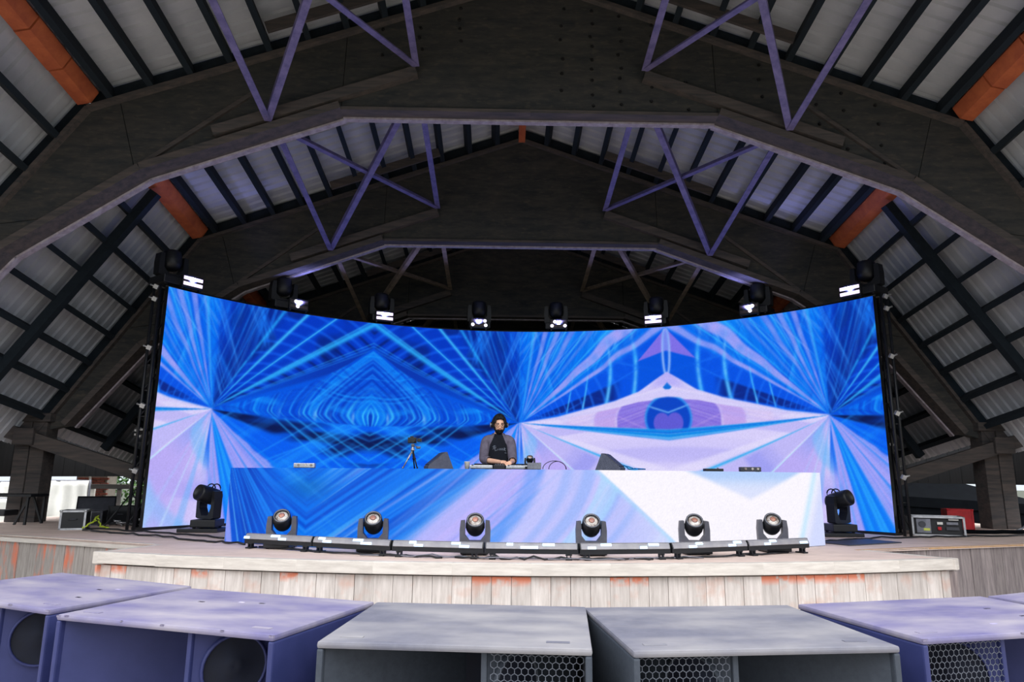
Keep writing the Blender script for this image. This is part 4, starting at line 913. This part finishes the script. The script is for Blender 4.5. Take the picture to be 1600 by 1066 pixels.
# hands: palm, four bent fingers of different length, thumb from the side of the palm
def hand(wr, d, side):
    """d = pointing direction (unit), side = direction of the thumb"""
    d = Vector(d).normalized(); sd = Vector(side); sd = (sd-d*sd.dot(d)).normalized(); up = sd.cross(d); up = up if up.z > 0 else -up; w = Vector(wr)
    B.tube([w-d*.01, w+d*.03, w+d*.07, w+d*.088], [.024, .030, .033, .026], 8)
    for i, L in enumerate((.066, .075, .070, .054)):
        p = w+d*.080+sd*(.027-.018*i); q = p+d*L*.5-up*.006; e = p+d*L*.85-up*.026
        B.tube([p-d*.02, p+up*.002, q, e], [.0105, .010, .0092, .0075], 7)
    p = w+d*.025+sd*.022; B.tube([p-sd*.01, p+sd*.018+d*.014, p+sd*.026+d*.040-up*.012], [.013, .011, .0085], 7)
hand(WRR, (.6, -.75, -.18), (-.7, -.5, .1)); hand(WRL, (-.25, -.9, -.18), (-.9, .25, .1))
bme = remeshed(B, .0062, 2); bme.materials.append(M_skin); link('body', bme, dj)
# shirt and trousers: cut from the body surface and lifted off it
def garment(name, keep, lift, mats, which, par):   # which: material by place
    no = [v.normal.copy() for v in bme.vertices]; co = [v.co.copy() for v in bme.vertices]
    fs = [tuple(p.vertices) for p in bme.polygons if keep(p.center)]; used = sorted({i for f in fs for i in f}); mp = {o: n for n, o in enumerate(used)}
    me = bpy.data.meshes.new(name); me.from_pydata([co[i]+no[i]*lift for i in used], [], [tuple(mp[i] for i in f) for f in fs])
    bm = bmesh.new(); bm.from_mesh(me)
    for _ in range(5): bmesh.ops.smooth_vert(bm, verts=bm.verts[:], factor=.4, use_axis_x=True, use_axis_y=True, use_axis_z=True)
    for v in bm.verts: v.co += v.normal*lift*.25
    bm.to_mesh(me); bm.free(); me.polygons.foreach_set('use_smooth', [True]*len(me.polygons))
    for q in mats: me.materials.append(q)
    for p in me.polygons: p.material_index = which(p.center)
    me.update(); o = link(name, me, par); sd = o.modifiers.new('solid', 'SOLIDIFY'); sd.thickness = .006; sd.offset = 1; return o
def along(c, p, q):
    p = Vector(p); d = Vector(q)-p; t = (c-p).dot(d)/d.length_squared; return t, (c-p-d*t).length
def in_shirt(c):
    if c.z > 1.452 or c.z < .93: return False
    for e, w_ in ((ELR, WRR), (ELL, WRL)):
        t, r = along(c, e, w_)
        if c.y < -.12 and ((t > .36 and r < .12) or t > .6): return False
    return True
def sleeve(c):
    lim = np.interp(c.z, (1.18, 1.30, 1.44), (.128, .112, .05)); return 1 if (abs(c.x) > lim and c.z > 1.0) or (c.y < -.135 and c.z > 1.0) else 0
shirt = garment('shirt', in_shirt, .013, (M_navy, M_grey_sl), sleeve, dj); sme = shirt.data
garment('trousers', lambda c: .09 < c.z < .97, .010, (M_jean,), lambda c: 0, dj)
from mathutils.bvhtree import BVHTree
bv = BVHTree.FromPolygons([v.co for v in sme.vertices], [tuple(p.vertices) for p in sme.polygons])
def on_shirt(x, z):
    h = bv.ray_cast(Vector((x, -1, z)), Vector((0, 1, 0))); return (h[0]+Vector((0, -.009, 0))) if h[0] else Vector((x, -.12, z))
SCR = [[(-.075, 1.235), (-.062, 1.262), (-.055, 1.285), (-.048, 1.25), (-.044, 1.215)], [(-.078, 1.27), (-.06, 1.29), (-.04, 1.288), (-.032, 1.27), (-.044, 1.252), (-.055, 1.25), (-.035, 1.225), (-.022, 1.222), (-.012, 1.25), (-.006, 1.226), (.006, 1.25), (.014, 1.226), (.024, 1.255), (.034, 1.25), (.030, 1.23), (.044, 1.235), (.052, 1.258), (.060, 1.25), (.056, 1.228), (.072, 1.236), (.082, 1.268), (.080, 1.222)],
       [(.082, 1.24), (.098, 1.256)], [(.084, 1.24), (.102, 1.214)], [(.088, 1.196), (.112, 1.194)]]
M_print = mat('pale_print', (150, 160, 178), .9)
for st_ in SCR:
    m = MB(); m.tube([on_shirt(x, z) for x, z in st_], .0028, 5); m.build('shirt_print', M_print, shirt)
for s in (-1, 1):
    q = MB(); append_mesh(q, skinned([[(s*.115, .085, .045, .045), (s*.12, .0, .05, .048), (s*.13, -.14, .036, .036)]], 2)); me = remeshed(q, .007, 2); me.materials.append(M_black); link('shoe', me, dj)
# hair, beard, face details
rr = random.Random(8)
def shell(name, keep, k, th, mt, par, jit=.0):
    vs = [HM @ (head_pt(2*PI*i/56, (j+.15)/(36.3))*(k+rr.uniform(-jit, jit))) for j in range(37) for i in range(56)]
    fs = [(j*56+i, j*56+(i+1) % 56, (j+1)*56+(i+1) % 56, (j+1)*56+i) for j in range(36) for i in range(56) if keep(((i+.5)/56*2*PI+PI) % (2*PI)-PI, (j+.5)/36)]
    used = sorted({i for f in fs for i in f}); mp = {o: n for n, o in enumerate(used)}
    me = bpy.data.meshes.new(name); me.from_pydata([vs[i] for i in used], [], [tuple(mp[i] for i in f) for f in fs]); me.polygons.foreach_set('use_smooth', [True]*len(fs)); me.materials.append(mt)
    o = link(name, me, par); s = o.modifiers.new('solid', 'SOLIDIFY'); s.thickness = th; s.offset = 0; return o
shell('hair', lambda u, v: v > (.76 if abs(u) < .5 else .72 if abs(u) < .8 else .58 if abs(u) < 1.15 else .44), 1.11, .026, M_hair, dj, .07)
shell('beard', lambda u, v: (v < .36 and abs(u) < 1.15 and v > .04 and not (abs(u) < .28 and .315 < v < .335)) or (.34 <= v < .47 and .95 < abs(u) < 1.3) or (.36 <= v < .40 and abs(u) < .42), 1.05, .016, M_hair, dj, .012)
def hp(x, y, z): return HM @ Vector((x, y, z))
m = MB(); m.tube([hp(-.022, -.101, -.047), hp(0, -.106, -.045), hp(.022, -.101, -.047)], [.003, .0055, .003], 6); m.build('mouth', mat('lips', (176, 96, 84), .6), dj)
for s in (-1, 1):
    m = MB(); m.lathe([(0, -.004), (.007, -.003), (.009, 0), (.007, .003), (0, .004)], 10, HM @ Matrix.Translation((s*.031, -.085, .012)) @ Matrix.Rotation(PI/2, 4, 'X')); m.build('eye', M_hair, dj)
    m = MB(); m.tube([hp(s*.012, -.094, .036), hp(s*.03, -.093, .042), hp(s*.052, -.082, .036)], [.004, .005, .003], 6); m.build('eyebrow', M_hair, dj)
gl = MB()
for s in (-1, 1):
    gl.tube([hp(s*.033+.026*math.cos(a), -.101+abs(.026*math.cos(a)*s+.033)*.12, .010+.019*math.sin(a)) for a in np.linspace(0, 2*PI, 16)[:-1]], .0026, 6, closed=True)
    gl.tube([hp(s*.059, -.094, .014), hp(s*.077, -.05, .012), hp(s*.081, .01, .008)], .0024, 6)
gl.tube([hp(-.008, -.102, .014), hp(0, -.106, .017), hp(.008, -.102, .014)], .0024, 6); gl.build('glasses', M_black, dj)
m = MB(); m.tube([hp(.098*math.sin(a), .012, -.005+.150*math.cos(a)) for a in np.linspace(-1.45, 1.45, 18)], .011, 8); hpn = m.build('headphones', M_black, dj)
for s in (-1, 1):
    m = MB(); m.lathe([(0, -.018), (.034, -.018), (.040, -.006), (.040, .012), (.028, .022), (0, .024)], 18, HM @ Matrix.Translation((s*.096, .010, -.004)) @ Matrix.Rotation(s*PI/2, 4, 'Y')); m.build('ear_cup', M_black, hpn)
    m = MB(); m.lathe([(.022, .024), (.030, .026), (.031, .018)], 16, HM @ Matrix.Translation((s*.098, .010, -.004)) @ Matrix.Rotation(s*PI/2, 4, 'Y'), cap=False); m.build('silver_ring', M_silver, hpn)

# ------------------------------------------------------------------ subwoofers along the barrier
def subwoofer(label, FL, ang, w, d, flip, purple, mesh):
    t = thing('subwoofer', label, 'speaker', (FL[0], FL[1], GZ), math.radians(ang), 'subwoofers in the front row'); h = .2-GZ; th = .028
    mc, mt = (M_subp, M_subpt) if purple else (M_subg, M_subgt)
    X = (lambda x: w-x) if flip else (lambda x: x); b = .009
    m = MB(); m.bbox((th/2, d/2, h/2-th/2), (th, d, h-th), b); m.bbox((w-th/2, d/2, h/2-th/2), (th, d, h-th), b); m.bbox((w/2, d-th/2, h/2-th/2), (w-2*th, th, h-th), b); m.bbox((w/2, d/2, th/2), (w-2*th, d-th, th), b)
    m.build('cabinet', mc, t)
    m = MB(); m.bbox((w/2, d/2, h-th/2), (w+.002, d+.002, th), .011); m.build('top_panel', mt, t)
    dv = w*.61; m = MB(); m.bbox((X(dv), .03+.33, h/2), (.026, .62, h-2*th), .008); m.build('divider', mc, t)
    # flared horn wall, from the front edge back to the throat by the divider
    m = MB(); p, q = (.014, .016), (dv-.16, .68); n = Vector((q[1]-p[1], -(q[0]-p[0]), 0)).normalized()
    poly = [(p[0], p[1]), (q[0], q[1]), (q[0]-.02, q[1]+.03), (p[0]+.004, p[1]+.05)]
    m.prism(poly, lambda a, c: Vector((X(a), c, th)), lambda a, c: Vector((X(a), c, h-th))); m.build('horn_wall', mc, t)
    m = MB(); m.box((X((q[0]+dv)/2), .69, h/2), (dv-q[0], .03, h-2*th)); m.build('throat', M_inside, t)
    # driver side: baffle, cone openings with their rings
    p, q = Vector((dv+.014, .07, 0)), Vector((w-th-.03, .60, 0)); dd = (q-p).normalized(); nn = Vector((dd.y, -dd.x, 0)); L = (q-p).length
    def bp(f, z, off): v = p+dd*(L*f)+nn*off; return Vector((X(v.x), v.y, z))
    m = MB(); m.add([bp(f, z, o) for f in (0, 1) for o in (0, -.02) for z in (th, h-th)], [(0, 1, 5, 4), (2, 6, 7, 3), (0, 2, 3, 1), (4, 5, 7, 6)]); m.build('baffle', mc, t)
    for zc in (h-.64, h-.21):
        r = .15; nv = Vector((-nn.x if flip else nn.x, nn.y, 0)); R_ = Matrix.Translation(bp(.27, zc, .002)) @ nv.to_track_quat('Z', 'Y').to_matrix().to_4x4()
        m = MB(); m.lathe([(r*.92, .0), (r*.93, .022), (r, .022), (r*1.02, 0)], 30, R_, cap=False); dr = m.build('driver_ring', mc, t)
        m = MB(); m.lathe([(0, .002), (r*.25, .012), (r*.3, .004), (r*.92, .012)], 24, R_, cap=False); m.build('cone', M_inside, dr)
    if mesh:
        m = MB(); a = .0165; zt = h-th; x0, x1 = dv+.014, w-th; wd = .0016
        pts = set(); dx = a*math.sqrt(3); nx = int((x1-x0)/dx)+1; nz = int((zt-th)/(a*1.5))+1
        for j in range(nz):
            for i in range(nx):
                c = Vector((x0+dx*(i+.5*(j % 2)), 0, th+a*1.5*j)); V = [c+Vector((a*math.sin(PI/3*k), 0, a*math.cos(PI/3*k))) for k in range(4)]
                for k in range(3):
                    p, q = V[k], V[k+1]
                    if min(p.x, q.x) < x0 or max(p.x, q.x) > x1 or max(p.z, q.z) > zt: continue
                    dd = (q-p).normalized(); s_ = Vector((-dd.z, 0, dd.x))*wd; yy = Vector((0, wd*2, 0))
                    A = [Vector((X(v.x), .05, v.z)) for v in (p-s_, p+s_, q+s_, q-s_)]
                    m.add(A+[v+yy for v in A], [(0, 1, 2, 3), (0, 4, 5, 1), (2, 6, 7, 3)])
        o = m.build('hex_grille', M_mesh, t); o['kind'] = 'stuff'
    for x in (.12, w-.14):                                          # shallow stacking plates let into the top
        m = MB(); m.bbox((x, .10, h+.001), (.10, .03, .003), .001); m.build('stacking_plate', mt, t)
    if purple:
        rr = random.Random(int(abs(FL[0])*100)); m = MB()
        for i in range(4):
            x = rr.uniform(.05, w-.08); m.box((x, .002, h-.004), (rr.uniform(.01, .03), .008, .005))
        m.box((w-.012, .003, h-.008), (.024, .010, .010)); m.box((.012, .003, h-.008), (.024, .010, .010))
        for i in range(3): m.box((rr.uniform(.2, w-.2), rr.uniform(.15, d-.2), h+.0005), (.035, .016, .0015)); m.build('scuffs', M_wear, t)['kind'] = 'stuff'
    return t
def FLof(FR, w, a): a = math.radians(a); return (FR[0]-w*math.cos(a), FR[1]-w*math.sin(a))
subwoofer('purple subwoofer at the far left, cut by the photo edge, round openings at its right', FLof((-2.69, 3.735), 1.276, -26), -26, 1.276, .87, False, True, False)
subwoofer('worn purple subwoofer second from the left, pale scuffed edges and dusty top', FLof((-1.375, 3.19), 1.276, -19.6), -19.6, 1.276, .87, False, True, False)
subwoofer('grey subwoofer left of the centre gap, hex mesh in its right part', (-1.158, 3.076), -5.6, 1.15, .93, False, False, True)
subwoofer('grey subwoofer right of the centre gap, hex mesh in its left part', (.15, 2.935), 5.1, 1.15, .94, True, False, True)
subwoofer('purple subwoofer second from the right, divider and ring seen in its front', (1.478, 3.175), 13.4, 1.276, .85, True, True, True)
subwoofer('purple subwoofer at the far right, only its dusty top corner in view', (2.92, 3.53), 24, 1.276, .85, True, True, True)

# ------------------------------------------------------------------ gear beside the screen
def flight_case(name, label, loc, rz, d, body, edge_m, cat='case', panel=None, group=None):
    t = thing(name, label, cat, loc, rz, group); w, dp, h = d
    m = MB(); m.box((0, 0, h/2), (w-.012, dp-.012, h-.012)); m.build('body', body, t); e = .028
    m = MB()
    for sx in (-1, 1):
        for sy in (-1, 1): m.box((sx*(w-e)/2, sy*(dp-e)/2, h/2), (e, e, h))
        for z in (e/2, h-e/2):
            m.box((sx*(w-e)/2, 0, z), (e, dp, e)); m.box((0, sx*(dp-e)/2, z), (w, e, e))
    m.build('edging', edge_m, t)
    for sx in (-1, 1):
        m = MB()
        m.lathe([(0, 0), (.026, .004), (.030, .03), (.022, .034)], 8, Matrix.Translation((sx*(w/2-.015), -dp/2+.015, h-.028))); m.build('corner', edge_m, t)
    m = MB(); m.tube([(-.06, -dp/2-.004, h*.55), (-.05, -dp/2-.03, h*.55), (.05, -dp/2-.03, h*.55), (.06, -dp/2-.004, h*.55)], .008, 6); m.build('handle', M_dgrey, t)
    return t
flight_case('road_case', 'small black road case with silver edges at the left deck front', (-7.16, 11.42, 0), .35, (.36, .44, .30), M_black, M_silver)
cable('lime_cable', 'lime green cable bunched beside the silver-edged road case', [(-6.93, 11.25, .02), (-6.85, 11.4, .12), (-6.9, 11.55, .2), (-6.78, 11.5, .03), (-6.6, 11.4, .02)], .014, mat('lime', (186, 206, 60), .5), wob=.02, seed=12)
wedge('wedge_monitor', 'large black wedge monitor on the deck behind the road case', (-7.75, 13.0, 0), .5, M_black, None, w=.62, d=.5, h=.46)
flight_case('road_case', 'low black case between the black wedge and the screen edge', (-7.05, 12.9, 0), -.2, (.55, .5, .30), M_black, M_black)
flight_case('road_case', 'black case with grey edges between the road case and the light stand', (-7.45, 12.35, 0), .3, (.42, .4, .24), M_black, M_dgrey)
for i in range(5):
    rr = random.Random(20+i); x = -6.9+.12*i
    cable('loose_cable', ['grey cable heap before the low black case', 'thin cable crossing the left deck near the screen foot', 'black cable coil against the left screen foot', 'pale cable end among the gear left of the screen', 'black cable rising from the gear to the light stand'][i],
          [(x+rr.uniform(-.3, .3), 12.0+rr.uniform(-.3, .3), .02+rr.uniform(0, .2) if k % 2 else .02) for k in range(5)], .014, (M_mgrey, M_black, M_black, M_silver, M_black)[i], wob=.03, seed=i)
t = thing('folding_stand', 'low black folding table stand at the far left of the deck', 'stand', (-8.95, 12.4, 0))
m = MB(); m.bbox((0, 0, .49), (1.1, .5, .05), .01); m.build('top', M_black, t)
for x in (-.45, .42):
    for p, q in (((x-.12, -.2, 0), (x+.08, -.2, .47)), ((x+.08, .2, 0), (x-.12, .2, .47))):
        m = MB(); m.bar(p, q, .03, .03); m.build('leg', M_black, t)
m = MB(); m.bbox((-.2, 0, .19), (.6, .36, .10), .02); m.build('shelf', M_black, t)
for y in (-.22, .22):
    m = MB(); m.bar((.49, y, 0), (.49, y, .47), .035, .035); m.build('leg', M_black, t)
t = thing('light_stand', 'thin black light stand with silver clamps beside the left screen edge', 'stand', (-6.72, 12.2, 0))
m = MB(); m.cyl((0, 0, .1), (0, 0, 1.62), .018, .014, 10); m.build('pole', M_black, t)
for a in (0, 2.1, 4.2):
    m = MB(); m.cyl((0, 0, .55), (.42*math.cos(a), .42*math.sin(a), .012), .012, n=8); m.build('leg', M_black, t)
for x, y, z in ((-.03, -.02, 1.62), (.05, -.03, 1.64), (-.02, -.03, 1.55), (.06, -.02, 1.52)):
    m = MB(); m.box((x, y, z), (.06, .04, .035), (.2, .1, .3)); m.cyl((x, y-.02, z), (x+.03, y-.05, z+.02), .010, n=8); m.build('clamp', M_silver, t)
t = thing('light_stand', 'thin black light stand beside the right screen edge', 'stand', (6.62, 12.25, 0))
m = MB(); m.cyl((0, 0, .1), (0, 0, 1.5), .018, .014, 10); m.build('pole', M_black, t)
for a in (.5, 2.6, 4.7):
    m = MB(); m.cyl((0, 0, .55), (.42*math.cos(a), .42*math.sin(a), .012), .012, n=8); m.build('leg', M_black, t)
m = MB(); m.box((0, -.03, 1.5), (.10, .05, .05)); m.build('clamp', M_silver, t)
# open equipment rack on the right
t = thing('equipment_rack', 'open silver-framed equipment rack at the right deck front', 'rack', (6.74, 11.35, 0), -.42)
w, d, h = .74, .46, .31; m = MB()
for sx in (-1, 1):
    for sy in (-1, 1): m.box((sx*(w/2-.014), sy*(d/2-.014), h/2), (.028, .028, h))
    for z in (.014, h-.014): m.box((sx*(w/2-.014), 0, z), (.028, d, .028)); m.box((0, sx*(d/2-.014), z), (w, .028, .028))
m.build('frame', M_silver, t)
m = MB(); m.box((0, .03, h/2), (w-.05, d-.10, h-.05)); m.build('body', M_black, t)
m = MB(); m.box((-.20, -d/2+.06, h/2), (.20, .03, h-.09)); m.build('grey_panel', M_mgrey, t)
m = MB(); m.cyl((-.22, -d/2+.045, .18), (-.22, -d/2+.03, .18), .05, n=14); m.build('fan_grill', M_dgrey, t)
for x, z, a, b, mm in ((-.16, .10, .09, .04, mat('yellow_label', (206, 214, 96), .6)), (.03, .2, .08, .04, M_white), (.02, .12, .05, .05, M_redc), (.2, .2, .16, .04, M_mgrey), (.2, .12, .18, .05, M_dgrey), (.22, .26, .14, .02, M_white)):
    m = MB(); m.bbox((x, -d/2+.05, z), (a, .02, b), .004); m.build('module', mm, t)
flight_case('red_case', 'bright red case behind the equipment rack', (8.10, 12.85, 0), -.3, (.42, .36, .36), M_redc, M_redc)
flight_case('road_case', 'tall black case on the deck behind the right light stand', (6.95, 13.45, 0), -.15, (.5, .5, .42), M_black, M_dgrey)
flight_case('road_case', 'low dark case behind the equipment rack', (7.25, 12.9, 0), .1, (.7, .5, .24), M_black, M_black)
flight_case('small_box', 'small silver-edged box on the deck at the far right', (9.35, 12.3, 0), .1, (.34, .3, .24), M_black, M_silver)
cable('stage_cable', 'grey cable hose bending near the right timber post', [(8.6, 12.1, .02), (8.8, 12.2, .06), (8.95, 12.2, .17), (9.15, 12.25, .19)], .018, M_mgrey, n=5)
cable('stage_cable', 'thick black cable bundle lying on the right deck', [(7.3, 11.7, .03), (8.4, 11.75, .03), (9.6, 12.1, .03)], .035, M_blackm, wob=.02, seed=9)

# ------------------------------------------------------------------ outside, beyond the low openings
def tarp_panel(label, x0, x1, y, z1, seed):
    t = thing('tarpaulin', label, 'tarpaulin', ((x0+x1)/2, y, GZ)); w = x1-x0; h = z1-GZ; n = 24; rr = random.Random(seed); vs = []
    for i in range(n+1):
        for j in range(13):
            u = i/n; v = j/12; vs.append((-w/2+u*w, .025*math.sin(u*21+seed)+.03*math.sin(v*7+u*5)+rr.uniform(-.004, .004), v*h-.02*math.sin(u*PI)*v))
    m = MB(); m.add(vs, [(i*13+j, (i+1)*13+j, (i+1)*13+j+1, i*13+j+1) for i in range(n) for j in range(12)], True)
    o = m.build('sheet', M_tarp, t); s = o.modifiers.new('solid', 'SOLIDIFY'); s.thickness = .01
    for x in (-w/2, w/2):
        m = MB(); m.cyl((x, .05, 0), (x, .05, h+.02), .025, n=8); m.build('pole', M_mgrey, t)
    m = MB(); m.cyl((-w/2, .05, h-.01), (w/2, .05, h-.01), .02, n=8); m.build('rail', M_mgrey, t)
tarp_panel('white tarpaulin hung outside, right of the left timber post', -11.35, -10.25, 17.0, .70, 1)
tarp_panel('white tarpaulin outside at the far left, left of the timber post', -13.0, -11.95, 17.4, .66, 2)
tarp_panel('low white tarpaulin outside, behind the folding stand', -12.9, -11.1, 16.2, .30, 5)
t = thing('brick_pillar', 'red brick pillar outside beside the green tree', 'pillar', (-13.2, 22.5, GZ)); m = MB(); m.box((0, 0, 1.2), (.96, .56, 2.4)); m.build('core', M_mortar, t)
mb = MB(); mb.bbox((0, 0, 0), (.225, .07, .062), .006); bm_ = mb.mesh('brick', M_brick)
for r_ in range(8):
    for c_ in range(4): link('brick', bm_, t, (-.36+.24*c_+(.06 if r_ % 2 else -.06), -.285, 1.0+.078*r_))
m = MB(); m.bar((.1, -.34, 1.0), (-.05, -.34, 1.7), .06, .05); m.build('leaning_batten', M_board, t)
t = thing('wooden_rail', 'grey wooden rail outside between the brick pillar and the tree', 'rail', (-12.3, 21.6, GZ)); m = MB(); m.bbox((0, 0, 1.32), (1.3, .08, .14), .01); m.build('rail', M_tim, t)
for x in (-.5, .3):
    m = MB(); m.bbox((x, .06, .66), (.12, .08, 1.3), .01); m.build('rail_post', M_board if x < 0 else M_tim, t)
t = thing('tree', 'sunlit green tree outside, left of the screen', 'tree', (-13.0, 25.0, GZ)); m = MB(); m.cyl((0, 0, 0), (.1, 0, 2.2), .12, .08, 10); m.tube([(.05, 0, 1.0), (.5, -.2, 1.8), (.8, -.3, 2.4)], [.06, .04, .02], 6); m.build('trunk', M_tim, t)
rr = random.Random(31); m = MB()
for i in range(2600):
    c = Vector((rr.gauss(0, .75), rr.gauss(0, .5), 1.7+rr.gauss(0, .8))); 
    if c.z < .5: continue
    a = Vector((rr.uniform(-1, 1), rr.uniform(-1, 1), rr.uniform(-1, 1))).normalized(); b = a.orthogonal().normalized(); s = rr.uniform(.05, .10)
    m.add([c-a*s, c+b*s*.5, c+a*s, c-b*s*.5], [(0, 1, 2, 3)])
m.build('foliage', M_leaf, t)['kind'] = 'stuff'
t = thing('canopy_tent', 'black pitched canopy tent outside behind the right post', 'tent', (12.6, 20.2, GZ))
hw = 2.2; ev = 1.30; er = 1.06; m = MB()
m.add([(-hw, -1.4, ev), (hw, -1.4, er), (hw, 1.4, er), (-hw, 1.4, ev), (-.4, 0, 1.88)], [(0, 1, 4), (1, 2, 4), (2, 3, 4), (3, 0, 4)]); o = m.build('roof', M_blackm, t); s = o.modifiers.new('solid', 'SOLIDIFY'); s.thickness = .012
m = MB(); m.add([(-hw, -1.4, ev), (hw, -1.4, er), (hw, -1.4, er-.26), (-hw, -1.4, ev-.26)], [(0, 1, 2, 3)]); o = m.build('valance', M_blackm, t); s = o.modifiers.new('solid', 'SOLIDIFY'); s.thickness = .012
ev = er
m = MB(); m.box((0, -1.36, ev/2-.02), (2*hw-.05, .012, ev-.04)); m.build('front_wall', M_blackm, t)
m = MB(); m.box((0, 1.38, ev/2), (2*hw-.05, .012, ev)); m.box((-hw+.02, 0, ev/2), (.012, 2.7, ev)); m.box((hw-.02, 0, ev/2), (.012, 2.7, ev)); m.build('side_wall', M_blackm, t)
for sx in (-1, 1):
    for sy in (-1, 1):
        m = MB(); m.cyl((sx*(hw-.03), sy*1.36, 0), (sx*(hw-.03), sy*1.36, ev), .025, n=8); m.build('leg', M_dgrey, t)
